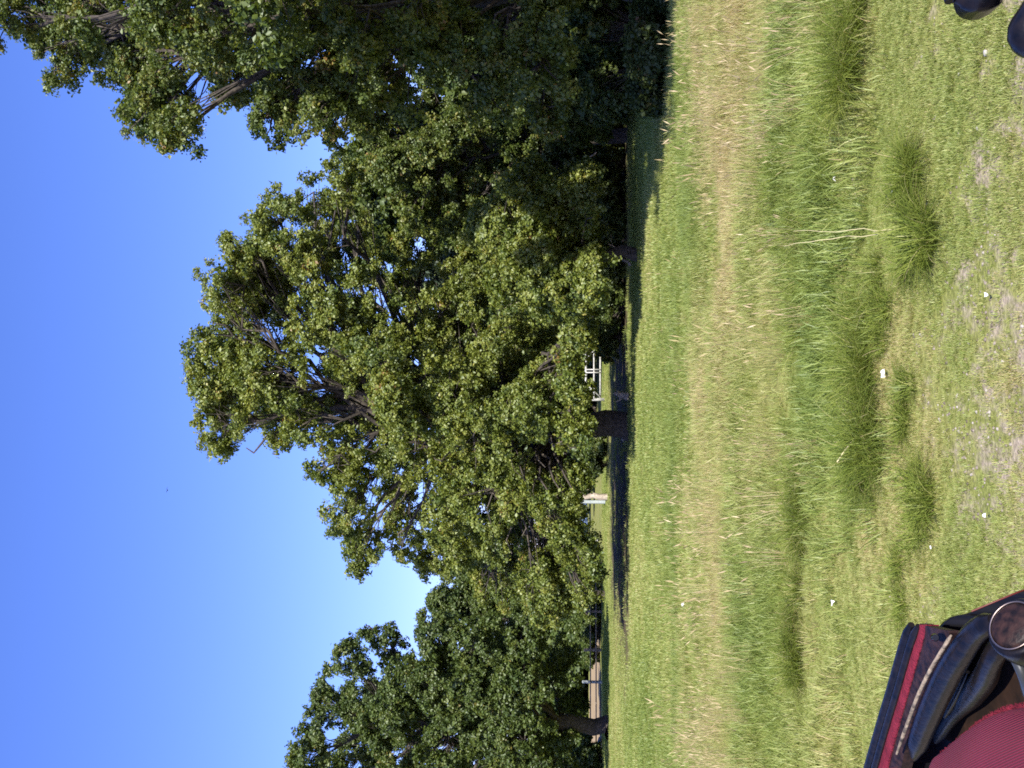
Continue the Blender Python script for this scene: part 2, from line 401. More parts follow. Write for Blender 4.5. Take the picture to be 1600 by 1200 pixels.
def tree(name, label, base, lobes, mat, seed, trunk_r=0.4, fork=3.0, top=None, leaf=0.13, n_per=95, cr=0.5, dens=12.0, group=None,
         bark=None, twig=True, cat='tree', shell=0.4, lean=(0, 0), fill=0.35, gap=0.8, drop=0.3):
    g = np.random.default_rng(seed)
    bx, by = base; bz = float(gh(bx, by))
    root = empty(name, (bx, by, bz), label, cat, group)
    Lb = np.array([(x - bx, y - by, z - bz, a, b, c) for x, y, z, a, b, c in lobes], float)
    if fill:
        ex = []
        for i in range(len(Lb)):
            for j in range(i):
                dd = np.linalg.norm(Lb[i, :3] - Lb[j, :3]); sr = Lb[i, 3] + Lb[j, 3]
                if 0.7 * sr < dd < 1.45 * sr and g.random() < fill:
                    q = (Lb[i] + Lb[j]) / 2; q[3:] *= g.uniform(.5, .8); q[1] -= g.uniform(-.3, .6) * q[4]; ex.append(q)
        if ex: Lb = np.vstack([Lb, np.array(ex)])
    ztop = (Lb[:, 2]).max()
    top = top or ztop * 0.82
    # trunk
    mtp = 9
    t = np.concatenate([[0, .03, .08], np.linspace(.18, 1, mtp - 3)])
    cx = (Lb[:, 0].mean() * 0.4 + lean[0]); cy = Lb[:, 1].mean() * 0.4 + lean[1]
    TP = np.stack([cx * t ** 1.6, cy * t ** 1.6, -0.25 + (top + 0.25) * t], -1)
    TP[1:-1, :2] += g.normal(0, 0.05 * trunk_r / 0.4, (mtp - 2, 2)) * 3
    TR = trunk_r * (1 - 0.86 * t) ; TR[0] *= 1.45
    G = Geo(); G.tubes(TP, TR[None] if TR.ndim == 1 else TR, 9) if False else G.add(*tubes(TP[None], TR[None], 9))
    def trunk_at(z):
        z = np.clip(z, TP[0, 2], TP[-1, 2])
        return np.array([np.interp(z, TP[:, 2], TP[:, 0]), np.interp(z, TP[:, 2], TP[:, 1]), z]), np.interp(z, TP[:, 2], TR)
    C = []; LC = []; TW = []
    for lx, ly, lz, a, b, c in Lb:
        z0 = min(max(fork * (0.85 + 0.3 * g.random()), lz * (0.45 + 0.2 * g.random())), top * 0.95)
        p0, r0 = trunk_at(z0)
        p3 = np.array([lx, ly, lz])
        dist = np.linalg.norm(p3 - p0)
        p1 = p0 + (p3 - p0) * 0.35 + np.array([0, 0, 0.18 * dist]); p2 = p0 + (p3 - p0) * 0.7 + np.array([0, 0, 0.14 * dist])
        tt = np.linspace(0, 1, 9)[:, None]
        LP = (1 - tt) ** 3 * p0 + 3 * tt * (1 - tt) ** 2 * p1 + 3 * tt ** 2 * (1 - tt) * p2 + tt ** 3 * p3
        LP[1:-1] += g.normal(0, 0.035 * dist, (7, 3)) * np.array([1, 1, 0.6])
        rl = min(r0 * 0.55, 0.03 + 0.014 * dist) ; LR = rl * (1 - 0.8 * tt[:, 0])
        G.add(*tubes(LP[None], LR[None], 6))
        n = max(6, int(dens * (a * b * c) ** (2 / 3)))
        dd = norm(g.normal(size=(n, 3)))
        rr = shell + (1 - shell) * g.random((n, 1)) ** 0.6
        cc = p3 + dd * rr * np.array([a, b, c])
        cc += g.normal(0, 0.12, cc.shape) * np.array([a, b, c])
        ci = np.floor((cc + np.array([bx, by, 0])) / gap).astype(np.int64)
        hsh = (ci[:, 0] * 73856093 ^ ci[:, 1] * 19349663 ^ ci[:, 2] * 83492791) & 0xffff
        keep = (cc[:, 2] > 0.5) & (hsh / 65535.0 > drop)
        cc = cc[keep]
        C.append(cc); LC.append(np.repeat(p3[None] - np.array([[0, 0, 0.3 * c]]), len(cc), 0))
        if twig:
            st = LP[g.integers(4, 9, len(cc))]
            mid = (st + cc) / 2 + g.normal(0, 0.12, cc.shape) * np.array([a, b, c]) + np.array([0, 0, 0.08 * a])
            TW.append(np.stack([st, mid, cc], 1))
    C = np.vstack(C); LC = np.vstack(LC)
    if twig:
        TW = np.vstack(TW); tr = np.tile(np.array([0.026, 0.016, 0.006]), (len(TW), 1)) * (0.6 + 0.8 * g.random((len(TW), 1)))
        G.add(*tubes(TW, tr, 3))
    tr_o = G.build('trunk', bark or M['bark'], root, True)
    crown('crown', C, LC, cr, leaf, mat, g, root)
    return root

def lobes_at(d, items, sd, spread=2.5, squash=0.85):
    """(u, v, r[, depth offset]) of foliage masses of a tree standing d metres away -> 3-D ellipsoids"""
    g = np.random.default_rng(sd); out = []
    for it in items:
        u, v, r = it[:3]
        off = it[3] if len(it) > 3 else g.uniform(-spread, spread)
        y = d + off; p = at_depth(u, v, y); rm = r * y / F_PX
        out.append((p.x, p.y, max(p.z, 0.9), rm * 1.05, rm * g.uniform(0.95, 1.4), rm * squash))
    return out

def base_at(u, d):
    p = at_depth(u, HORIZON, d); return (p.x, p.y)

# the big oak in the middle
oak = [(640, 325, 52), (545, 345, 52), (590, 375, 55), (500, 385, 22), (750, 350, 55), (810, 385, 50), (850, 440, 55), (900, 490, 46), (925, 540, 36),
       (690, 400, 70), (620, 430, 65), (550, 450, 56), (770, 450, 70), (470, 510, 55), (400, 540, 48), (345, 572, 34), (320, 560, 18), (560, 540, 70), (690, 510, 70),
       (480, 590, 60), (420, 640, 58), (510, 650, 62), (335, 685, 46), (380, 725, 60), (300, 770, 50), (340, 815, 60), (275, 850, 48), (335, 880, 40),
       (420, 830, 62), (455, 870, 42), (460, 740, 68), (550, 700, 70), (580, 780, 66), (640, 815, 50), (620, 640, 66), (660, 710, 60), (510, 800, 60),
       (610, 862, 30), (690, 850, 42), (720, 520, 56), (800, 540, 42), (760, 740, 54), (710, 690, 46), (260, 905, 28), (300, 900, 34), (395, 880, 34),
       (535, 850, 40, -4.5), (575, 888, 28, -4), (490, 885, 32, -4.5), (440, 900, 26, -4), (860, 500, 46), (790, 485, 52), (740, 575, 48), (840, 560, 36), (680, 585, 55), (760, 640, 40), (620, 560, 60), (700, 640, 44), (650, 770, 44, -4), (430, 770, 55, -4.5), (480, 690, 50, -4.5), (400, 700, 45, -4), (450, 820, 45, -5), (520, 740, 50, -5), (560, 620, 50, -5), (600, 700, 50, -5),  (360, 770, 42, -4), (310, 830, 38, -4), (640, 600, 45, -5), (560, 800, 42, -5.5), (620, 884, 26, -6), (560, 890, 26, -6.5), (665, 888, 28, -6.5), (500, 900, 24, -6.5), (420, 905, 26, -6), (370, 912, 22, -6), (320, 915, 22, -5.5), (270, 915, 20, -5), (705, 905, 30, -6.5), (590, 830, 36, -4.5), (720, 800, 40, -3)]
oak = [(it[0], it[1], it[2], (it[3] if len(it) > 3 else 3.0 * math.sin(it[0] * .37 + it[1] * .21)) + (3.5 * min(1.0, max(0.0, (500 - it[0]) / 130)) if it[1] > 600 else 0)) for it in oak]
oak += [(535, 905, 24, -6), (590, 900, 20, -6), (640, 896, 20, -6), (680, 920, 24, -5), (460, 912, 22, 0), (300, 918, 24, 5), (240, 918, 22, 6), (350, 915, 24, 5), (720, 925, 24, -5), (815, 650, 42, 4), (785, 615, 38, 4), (390, 868, 36, -3), (350, 882, 32, -2), (430, 858, 36, -4), (300, 860, 34, 1)]
tree('oak_tree', 'tall spreading oak in the middle with the highest rounded crown', base_at(535, 41), lobes_at(41, oak, 1, 3.2), M['oak_leaf'], 11,
     trunk_r=0.54, fork=2.6, cr=0.33, dens=27, leaf=0.094, fill=0.18, gap=0.95, drop=0.3)
# a low bright tree to its right whose branches droop to the grass
low = [(850, 800, 56), (872, 868, 56), (800, 885, 54), (780, 845, 50), (752, 895, 40), (905, 830, 42), (840, 760, 42), (735, 850, 36), (820, 905, 40), (895, 900, 36), (770, 800, 40), (860, 925, 26, -2), (790, 930, 24, -2), (740, 925, 24, -2), (920, 915, 26, 0)]
tree('lime_tree', 'low bright green tree drooping to the grass right of the gate', base_at(805, 35.5), lobes_at(34, low, 2, 2.2), M['oak_leaf'], 12,
     trunk_r=0.24, fork=1.2, cr=0.31, dens=52, leaf=0.092, gap=0.7, drop=0.2)
# dark spruce behind
def spruce(name, label, base, h, r, seed):
    g = np.random.default_rng(seed); bx, by = base
    root = empty(name, (bx, by, float(gh(bx, by))), label, 'tree')
    G = Geo(); z = np.linspace(-0.2, h, 8); G.add(*tubes(np.stack([0 * z, 0 * z, z], -1)[None], (0.24 * (1 - z / h * 0.95))[None], 8))
    BP = []; C = []; A = []
    for zz in np.arange(1.2, h - 0.2, 0.36):
        rr = r * (1 - zz / h) ** 0.8
        for k in range(9):
            a = g.uniform(0, 2 * math.pi); l = rr * g.uniform(0.7, 1.1) + 0.15
            tt = np.linspace(0, 1, 4)
            p = np.stack([math.cos(a) * l * tt, math.sin(a) * l * tt, zz + 0.12 * l * tt - 0.38 * l * tt ** 2], -1); BP.append(p)
            n = int(46 * l) + 8
            s = g.uniform(0.1, 1, n)
            q = np.stack([np.interp(s, tt, p[:, j]) for j in range(3)], -1); C.append(q + g.normal(0, 0.1, q.shape)); A.append(np.repeat([[math.cos(a), math.sin(a), -0.5]], n, 0))
    BP = np.array(BP); G.add(*tubes(BP, np.tile([0.03, 0.022, 0.014, 0.005], (len(BP), 1)), 3))
    G.build('trunk', M['bark'], root, True)
    C = np.vstack(C); A = np.vstack(A); N = len(C)
    A = norm(A + 0.6 * g.normal(size=A.shape)); Nn = norm(np.cross(A, g.normal(size=A.shape))); B = np.cross(Nn, A)
    s = g.uniform(0.2, 0.42, (N, 1)); w = 0.05
    V = np.stack([C - A * s * .5, C + B * w, C + A * s * .5, C - B * w], 1).reshape(-1, 3); i = np.arange(N)[:, None] * 4
    obj('crown', mesh('crown', V, np.concatenate([i + [0, 1, 2], i + [0, 2, 3]], 1).reshape(-1, 3), M['needle'], tint=np.repeat(g.random(N), 4)), root)
spruce('spruce_tree', 'dark blue-green spruce behind the right shoulder of the oak', base_at(880, 53), 12.6, 4.2, 5)
spruce('spruce_tree', 'shorter dark spruce hidden in the gap below the oak crown', base_at(775, 50), 10.2, 3.6, 6)

aut = [(965, 575, 30), (985, 620, 38), (955, 660, 42), (1000, 690, 50), (950, 740, 46), (1000, 770, 52), (935, 800, 44), (985, 840, 48), (940, 870, 40), (1035, 650, 50), (1045, 560, 44), (900, 760, 36), (905, 700, 34), (1060, 820, 50), (930, 600, 34), (900, 650, 36), (868, 700, 36), (862, 640, 30)]
tree('oak_tree', 'yellow-brown tinged oak between the spruce and the large right tree', base_at(985, 41), lobes_at(41, aut, 3, 2.0), M['autumn_leaf'], 13,
     trunk_r=0.3, fork=2.0, cr=0.32, dens=48, leaf=0.095)

right = [(1150, 330, 50, -3), (1185, 480, 55, -3), (1120, 420, 42, -3), (1170, 130, 48, -3), (1185, 250, 52, -3), (1150, 560, 50, -3), (1090, 560, 42, -2.5), (1180, 640, 50, -2.5), (1180, 70, 56), (1120, 105, 52), (1160, 20, 46), (1095, 205, 62), (1020, 220, 42), (992, 285, 34), (1045, 265, 52), (1170, 180, 76), (1135, 285, 50),
         (1075, 365, 48), (1015, 425, 44), (1070, 450, 62), (1150, 400, 72), (1010, 510, 44), (1110, 520, 74), (1050, 600, 60), (1160, 600, 76), (1140, 690, 66),
         (1065, 755, 58), (1100, 845, 60), (1030, 860, 40), (1165, 800, 64), (1240, 110, 80), (1250, 300, 90), (1270, 500, 100), (1260, 700, 100), (1360, 620, 100), (1340, 420, 90), (1240, 850, 60), (1330, 840, 70)]
tree('oak_tree', 'large near oak filling the right side, crown cut by the picture edge', base_at(1245, 25), lobes_at(25, right, 4, 2.2), M['autumn_leaf'], 14,
     trunk_r=0.5, fork=2.4, cr=0.27, dens=46, leaf=0.076, gap=0.75, drop=0.2)

gq = np.random.default_rng(9)
near = [(9.5 + gq.uniform(-1.6, 2.4), 17.0 + gq.uniform(-1.5, 2.2), z, 1.7, 1.7, 1.3) for z in (4.6, 5, 5.3, 5.6, 6.4, 7, 7.6, 8.4, 9, 9.6, 10.4, 11, 11.6)]
tree('oak_tree', 'oak just beyond the right picture edge that shades the grass there', (10.8, 17.6), near, M['autumn_leaf'], 19, trunk_r=0.34, fork=2.2, cr=0.34, dens=22, leaf=0.1)
left = [(60, 600, 46, -4), (130, 680, 46, -4), (40, 700, 50, -4), (100, 790, 50, -4.5), (150, 820, 44, -4.5), (40, 820, 48, -4.5), (190, 740, 42, -4), (20, 485, 42), (90, 512, 40), (160, 545, 36), (222, 572, 22), (100, 570, 46), (185, 605, 32), (120, 630, 46), (40, 640, 52), (205, 680, 40), (110, 710, 52),
        (168, 770, 50), (70, 780, 56), (215, 820, 46), (130, 850, 46), (50, 865, 46), (-50, 500, 55), (-60, 620, 60), (-50, 760, 60), (-40, 870, 50), (-130, 560, 60), (-130, 700, 60), (10, 720, 46), (20, 560, 46), (180, 880, 30), (90, 890, 30)]
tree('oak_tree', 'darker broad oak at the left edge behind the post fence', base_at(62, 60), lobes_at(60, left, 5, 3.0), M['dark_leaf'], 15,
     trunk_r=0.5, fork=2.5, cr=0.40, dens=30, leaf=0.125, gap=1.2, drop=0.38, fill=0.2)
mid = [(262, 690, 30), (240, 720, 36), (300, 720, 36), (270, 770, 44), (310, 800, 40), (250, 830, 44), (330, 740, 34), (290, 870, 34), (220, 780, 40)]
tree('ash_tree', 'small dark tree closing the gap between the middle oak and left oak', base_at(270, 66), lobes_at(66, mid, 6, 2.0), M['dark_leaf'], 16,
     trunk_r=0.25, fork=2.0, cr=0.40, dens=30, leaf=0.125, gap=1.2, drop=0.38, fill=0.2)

# wood behind: a few individual trees seen through the gaps
wood = [(-60, 92, 9.5, 'behind the left oak, far left'), (-46, 88, 11, 'behind the left oak trunk'), (-2, 90, 10, 'behind the white gate'), (12, 84, 11.5, 'behind the middle oak on its right'), (22, 74, 12, 'behind the low bright tree'),
        (31, 66, 12.5, 'deep in the wood on the right, farthest'), (25, 52, 12, 'behind the yellow-brown oak'), (36, 52, 13, 'at the right picture edge, deep in shade'), (20, 44, 10.5, 'behind the gap of the spruce'), (30, 41, 12.5, 'behind the large right oak'),
        (18.5, 35.5, 8, 'in the black shade under the large right oak'), (-70, 80, 12, 'beyond the left picture edge'), (17, 29, 12, 'right of the large right oak'),
        (-64, 136, 14, 'beyond the tan field, leftmost'), (-50, 134, 13, 'beyond the tan field, behind the pale post'), (-37, 140, 15, 'beyond the tan field, behind the dark post'), (-9, 112, 12, 'behind the dead white stem'), (-42, 78, 13, 'close behind the left oak crown'), (8, 64, 9, 'right behind the middle oak'), (4.5, 72, 12, 'in the gap below the oak crown, beyond the gate'), (13, 58, 10, 'between the two spruces'), (8.4, 56, 13.5, 'filling the gap between the oak shoulder and the spruce')]
wlab = [w[3] for w in wood]; wood = [w[:3] for w in wood]
for i, (x, y, h) in enumerate(wood):
    g = np.random.default_rng(100 + i)
    R = h * 0.36
    lb = [(x + g.uniform(-1, 1) * R * 0.8, y + g.uniform(-1, 1) * R * 0.8, h * q, R * .62, R * .62, R * .5) for q in (0.16, 0.2, 0.3, 0.34, 0.45, 0.5, 0.6, 0.66, 0.74, 0.82, 0.9)]
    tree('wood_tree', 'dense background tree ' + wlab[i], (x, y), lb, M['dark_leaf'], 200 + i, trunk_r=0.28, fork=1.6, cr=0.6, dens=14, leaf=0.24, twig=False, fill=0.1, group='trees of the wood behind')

# shrubs at the foot of the trees
def shrub(label, u, d, w, h, seed, mat='shrub_leaf', leaf=0.09):
    x, y = base_at(u, d); g = np.random.default_rng(seed)
    lb = [(x + g.uniform(-.7, .7) * w, y + g.uniform(-.5, .5) * w, h * g.uniform(0.35, 0.75), w * .42, w * .42, h * .36) for _ in range(6)]
    z0 = float(gh(x, y)); root = empty('shrub', (x, y, z0), label, 'shrub', 'shrubs along the wood edge')
    C = []; LC = []; G = Geo()
    for lx, ly, lz, a, b, c in lb:
        n = min(int(26 * max(0.5, (a * b * c) ** (2 / 3))) + 8, 48)
        dd = norm(g.normal(size=(n, 3))); cc = np.array([lx - x, ly - y, lz - z0]) + dd * (0.4 + 0.6 * g.random((n, 1))) * np.array([a, b, c]); cc = cc[cc[:, 2] > 0.08]
        C.append(cc); LC.append(np.repeat([[lx - x, ly - y, lz - z0 - .3]], len(cc), 0))
        st = np.repeat([[(lx - x) * .5, (ly - y) * .5, -0.05]], len(cc), 0)
        G.add(*tubes(np.stack([st, (st + cc) / 2 + g.normal(0, .06, cc.shape), cc], 1), np.tile([.014, .01, .004], (len(cc), 1)), 3))
    G.build('stems', M['bark'], root)
    C = np.vstack(C); LC = np.vstack(LC)
    crown('foliage', C, LC, 0.22 if w < 2.1 else 0.15 * w, leaf, M[mat], g, root)
shrub('low dark bramble at the right edge where the tall grass meets the shade', 1165, 24, 1.5, .85, 31)
shrub('bramble with reddish leaves left of the darkest bush by the right edge', 1095, 25, 1.2, 0.7, 32)
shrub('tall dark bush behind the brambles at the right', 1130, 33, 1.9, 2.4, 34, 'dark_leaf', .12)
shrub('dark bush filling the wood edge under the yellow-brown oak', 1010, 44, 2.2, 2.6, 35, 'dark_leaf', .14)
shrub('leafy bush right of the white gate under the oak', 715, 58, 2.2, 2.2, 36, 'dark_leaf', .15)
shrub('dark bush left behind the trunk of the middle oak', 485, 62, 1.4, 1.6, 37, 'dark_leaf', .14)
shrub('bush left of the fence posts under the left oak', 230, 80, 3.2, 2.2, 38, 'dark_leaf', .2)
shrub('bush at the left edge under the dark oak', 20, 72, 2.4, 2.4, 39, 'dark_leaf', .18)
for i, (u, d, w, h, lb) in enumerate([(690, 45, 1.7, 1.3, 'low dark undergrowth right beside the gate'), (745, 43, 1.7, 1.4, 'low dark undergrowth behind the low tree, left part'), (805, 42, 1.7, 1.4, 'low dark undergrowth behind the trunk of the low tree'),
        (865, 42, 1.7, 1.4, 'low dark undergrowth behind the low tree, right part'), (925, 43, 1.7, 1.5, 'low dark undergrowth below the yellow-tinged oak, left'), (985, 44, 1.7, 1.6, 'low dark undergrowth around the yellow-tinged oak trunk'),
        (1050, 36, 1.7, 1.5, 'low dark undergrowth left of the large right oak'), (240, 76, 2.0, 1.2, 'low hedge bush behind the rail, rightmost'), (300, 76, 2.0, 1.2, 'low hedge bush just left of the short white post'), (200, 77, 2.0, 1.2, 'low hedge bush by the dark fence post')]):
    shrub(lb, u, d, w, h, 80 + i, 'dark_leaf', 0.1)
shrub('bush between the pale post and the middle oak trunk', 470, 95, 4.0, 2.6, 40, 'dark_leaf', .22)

for i, (u, d, w, h, lb) in enumerate([(60, 128, 7, 4.5, 'long far bush closing the tan field at the left edge'), (150, 130, 7, 4.5, 'far bush beyond the tan field behind the pale post'), (235, 128, 6, 4.5, 'far bush beyond the dark fence post'),
        (300, 118, 4.5, 4.0, 'far bush left of the grey water'), (520, 100, 4.5, 3.6, 'broad bush behind the trunk of the middle oak'), (600, 92, 4.5, 4.2, 'broad bush beyond the left half of the white gate'), (680, 84, 4.2, 4.4, 'broad bush beyond the right gate post'),
        (760, 66, 3.4, 4.0, 'tall bush behind the low bright tree on its left'), (850, 58, 3.0, 4.2, 'tall bush behind the low bright tree on its right'), (930, 50, 2.6, 4.0, 'tall bush under the spruce'), (1060, 38, 2.2, 3.4, 'tall bush under the large right oak, left side'),
        (1180, 36, 2.4, 3.6, 'tall bush under the large right oak, at the picture edge'), (380, 250, 16, 7, 'far shore bush line beyond the water')]):
    shrub(lb, u, d, w, h, 60 + i, 'dark_leaf', 0.2 + d / 400)
# ------------------------------------------------------------------ grass
GRASS_STOPS = [(0, (0.105, 0.16, 0.028)), (0.35, (0.225, 0.285, 0.062)), (0.6, (0.34, 0.36, 0.115)), (0.8, (0.43, 0.35, 0.17)), (1, (0.50, 0.39, 0.235))]
M['grass'] = foliage_mat('grass', GRASS_STOPS, 0.33, 0.03, 0.5)
M['tussock'] = foliage_mat('tussock', [(0, (0.075, 0.12, 0.016)), (0.5, (0.16, 0.21, 0.032)), (0.85, (0.26, 0.30, 0.06)), (1, (0.42, 0.37, 0.17))], 0.33, 0.02, 0.5)

def blades(n, R, h, w, lean, g, seg=3, flop=0.3, t0=0.0, tv=0.12):
    a = g.uniform(0, 2 * math.pi, n); rr = R * np.sqrt(g.random(n))
    B = np.stack([rr * np.cos(a), rr * np.sin(a), 0 * a], -1)
    la = a + g.normal(0, 0.9, n); hh = h * g.uniform(0.5, 1.15, n); ln = lean * g.uniform(0.2, 1.3, n)
    D = np.stack([np.cos(la), np.sin(la), 0 * la], -1); Wd = np.stack([-np.sin(la + g.normal(0, .8, n)), np.cos(la), 0 * la], -1); Wd = norm(Wd)
    ww = w * g.uniform(0.6, 1.3, n)
    t = np.linspace(0, 1, seg + 1)
    rows = []
    for j, tj in enumerate(t):
        c = B + D * (ln * hh * tj ** 1.8)[:, None] + np.array([0, 0, 1.0]) * (hh * (tj - flop * ln * tj ** 2.5))[:, None]
        if j < seg:
            wj = (ww * (1 - 0.55 * tj))[:, None]
            rows += [c - Wd * wj * .5, c + Wd * wj * .5]
        else: rows.append(c)
    V = np.stack(rows, 1); k = V.shape[1]; i = np.arange(n)[:, None] * k
    F = []
    for j in range(seg - 1):
        q = 2 * j; F += [i + [q, q + 1, q + 3], i + [q, q + 3, q + 2]]
    q = 2 * (seg - 1); F.append(i + [q, q + 1, q + 2])
    F = np.stack(F, 1).reshape(-1, 3)
    tn = np.repeat(g.normal(t0, tv, n), k)
    return V.reshape(-1, 3), F, tn

def proto(kind, g):
    if kind == 'lawn': V, F, t = blades(46, 0.075, 0.05, 0.0055, 0.9, g, 2)
    elif kind == 'meadow': V, F, t = blades(44, 0.13, 0.17, 0.007, 0.7, g, 3)
    elif kind == 'far': V, F, t = blades(40, 0.3, 0.11, 0.02, 0.6, g, 2)
    elif kind == 'hay':
        V, F, t = blades(26, 0.12, 0.42, 0.0045, 0.45, g, 3, 0.15, 0.08, 0.1)
        # seed heads: slim spikes on a few stalks
        n = 9; V2, F2, t2 = blades(n, 0.1, 0.62, 0.004, 0.35, g, 4, 0.1, 0.22, 0.08)
        k = 9; tip = V2.reshape(n, k, 3)[:, -1]; prev = V2.reshape(n, k, 3)[:, -3]
        ax = norm(tip - prev); s = norm(np.cross(ax, g.normal(size=ax.shape)))
        H = np.stack([tip - ax * .05, tip + s * .007, tip + ax * .06, tip - s * .007], 1).reshape(-1, 3); i = np.arange(n)[:, None] * 4
        F3 = np.concatenate([i + [0, 1, 2], i + [0, 2, 3]], 1).reshape(-1, 3)
        F = np.vstack([F, F2 + len(V), F3 + len(V) + len(V2)]); V = np.vstack([V, V2, H]); t = np.concatenate([t, t2, np.full(n * 4, 0.3)])
    me = mesh('grass_' + kind, V, F, M['grass'], tint=t)
    return bpy.data.objects.new('grass_tuft_' + kind, me)        # source geometry of the instancer

def scatter(name, label, kind, P, scl, shade, seed):
    g = np.random.default_rng(seed); n = len(P); z = np.zeros(n)
    o = scatter_obj(name, P, np.stack([g.normal(0, .1, n), g.normal(0, .1, n), g.uniform(0, 2 * math.pi, n)], -1), scl, shade, [proto(kind, np.random.default_rng(seed * 10 + k)) for k in range(6)], g)
    o['label'] = label; o['category'] = 'grass'
    return o

def field_pts(d0, d1, dens, g, margin=1.6):
    n = int(dens * ((0.37 * (d0 + d1) + 2 * margin)) * (d1 - d0))
    y = g.uniform(d0, d1, n * 2); hw = 0.37 * d1 + margin; x = g.uniform(-hw, hw, n * 2)
    k = np.abs(x) < 0.37 * y + margin; return x[k], y[k]

g = np.random.default_rng(21)
# how dry the grass is: a golden belt between 12 and 22 m, patches elsewhere
def dryness(x, y):
    nz = fbm(x * 0.35, y * 0.5, 41)
    belt = np.exp(-((y - 15.4 - 2.0 * (fbm(x * 0.2, x * 0, 47) - .5)) / 3.0) ** 2)
    return np.clip(0.37 + 0.20 * belt + 0.8 * (nz - 0.5), 0, 1)
def soil(x, y):
    return np.clip((fbm(x * 1.8, y * 1.2, 51, 5) + 0.30 * np.clip((7.5 - y) / 3.2, 0, 1) - 0.63) * 8, 0, 1)

x, y = field_pts(2.6, 11.5, 460, g)
k = (g.random(len(x)) > soil(x, y) * 0.86) & (g.random(len(x)) < np.clip(1.15 - (y - 7) * 0.12, 0.35, 1))
x, y = x[k], y[k]
sh = 0.50 + 0.5 * (fbm(x * 0.9, y * 1.3, 61) - .5) + g.normal(0, .05, len(x))
scatter('lawn_grass', 'short cropped green grass in front of the carriage', 'lawn', np.stack([x, y, gh(x, y) - .004], -1), 0.35 + 0.5 * fbm(x * .8, y * .8, 62) + g.uniform(-.12, .2, len(x)), sh, 3)

x, y = field_pts(6.3, 27, 62, g)
tall = fbm(x * 0.5, y * 0.55, 71)
pr = np.clip((y - 7.2) / 4.5, 0, 1) * np.clip((tall - 0.30) * 4, 0.15, 1) * np.clip((24 - y) / 6, 0.1, 1)
k = g.random(len(x)) < pr; x, y, tall = x[k], y[k], tall[k]
scatter('meadow_grass', 'longer uneven meadow grass across the middle ground', 'meadow', np.stack([x, y, gh(x, y) - .01], -1), (0.55 + 1.0 * tall) * g.uniform(.7, 1.3, len(x)),
        dryness(x, y) + 0.02 + g.normal(0, .05, len(x)) - 0.12 * (tall - .4), 4)

x, y = field_pts(9.0, 26, 26, g)
p = np.exp(-((y - 15.6 - 3.5 * (fbm(x * 0.3, x * 0, 48) - .5)) / np.where(y > 15.6, 2.2, 3.2)) ** 2) * np.clip((fbm(x * 0.55, y * 0.45, 81) - 0.40) * 6, 0.05, 1) * .5
k = g.random(len(x)) < p; x, y = x[k], y[k]
scatter('hay_grass', 'tall straw-coloured dry grass stalks in a belt across the meadow', 'hay', np.stack([x, y, gh(x, y) - .01], -1), np.where(g.random(len(x)) < .15, 1.5, 1.0) * g.uniform(.45, 1.05, len(x)), np.clip(0.54 + 0.5 * (fbm(x * .5, y * .7, 83) - .45), 0, .8) + g.normal(0, .05, len(x)), 5)

x, y = field_pts(16, 72, 15, g, 3)
k = g.random(len(x)) > np.clip((y - 38) / 3, 0, 1) * np.clip((62 - y) / 4, 0, 1) * np.clip((x + 14) / 4, 0, 1) * .92
x, y = x[k], y[k]
scatter('far_grass', 'short green grass running up to the trees', 'far', np.stack([x, y, gh(x, y) - .01], -1), g.uniform(.5, 1.15, len(x)), 0.40 + 0.6 * (fbm(x * .3, y * .2, 91) - .5) + g.normal(0, .05, len(x)), 6)

def crumb(g):
    V = []; n = 6
    for i, (zz, rr) in enumerate(((0, .8), (.45, 1), (.9, .55))):
        for j in range(n): a = 2 * math.pi * j / n; q = rr * g.uniform(.7, 1.2); V.append((q * math.cos(a), q * math.sin(a), zz * g.uniform(.8, 1.1)))
    V.append((0, 0, 1.05)); F = []
    for i in range(2):
        for j in range(n): b = i * n; F += [[b + j, b + (j + 1) % n, b + n + (j + 1) % n], [b + j, b + n + (j + 1) % n, b + n + j]]
    for j in range(n): F.append([2 * n + j, 2 * n + (j + 1) % n, 3 * n])
    return bpy.data.objects.new('soil_crumb', mesh('soil_crumb', np.array(V), np.array(F), M['crumb'], tint=np.full(len(V), 0.0)))
M['crumb'] = foliage_mat('crumb', [(0, (0.10, 0.08, 0.06)), (0.7, (0.22, 0.185, 0.15)), (1, (0.34, 0.31, 0.27))], 0.0, 0.02)
x, y = field_pts(2.6, 8.5, 420, g); k = g.random(len(x)) < np.maximum(soil(x, y) ** 1.0, 0.06); x, y = x[k], y[k]
o = scatter_obj('soil_crumbs', np.stack([x, y, gh(x, y) - .003], -1), np.stack([0 * x, 0 * x, g.uniform(0, 6.28, len(x))], -1), 0.0035 + 0.010 * g.random(len(x)) ** 3, g.random(len(x)), [crumb(g) for _ in range(5)], g)
o['label'] = 'crumbs of grey-brown earth on the worn ground'; o['category'] = 'earth'
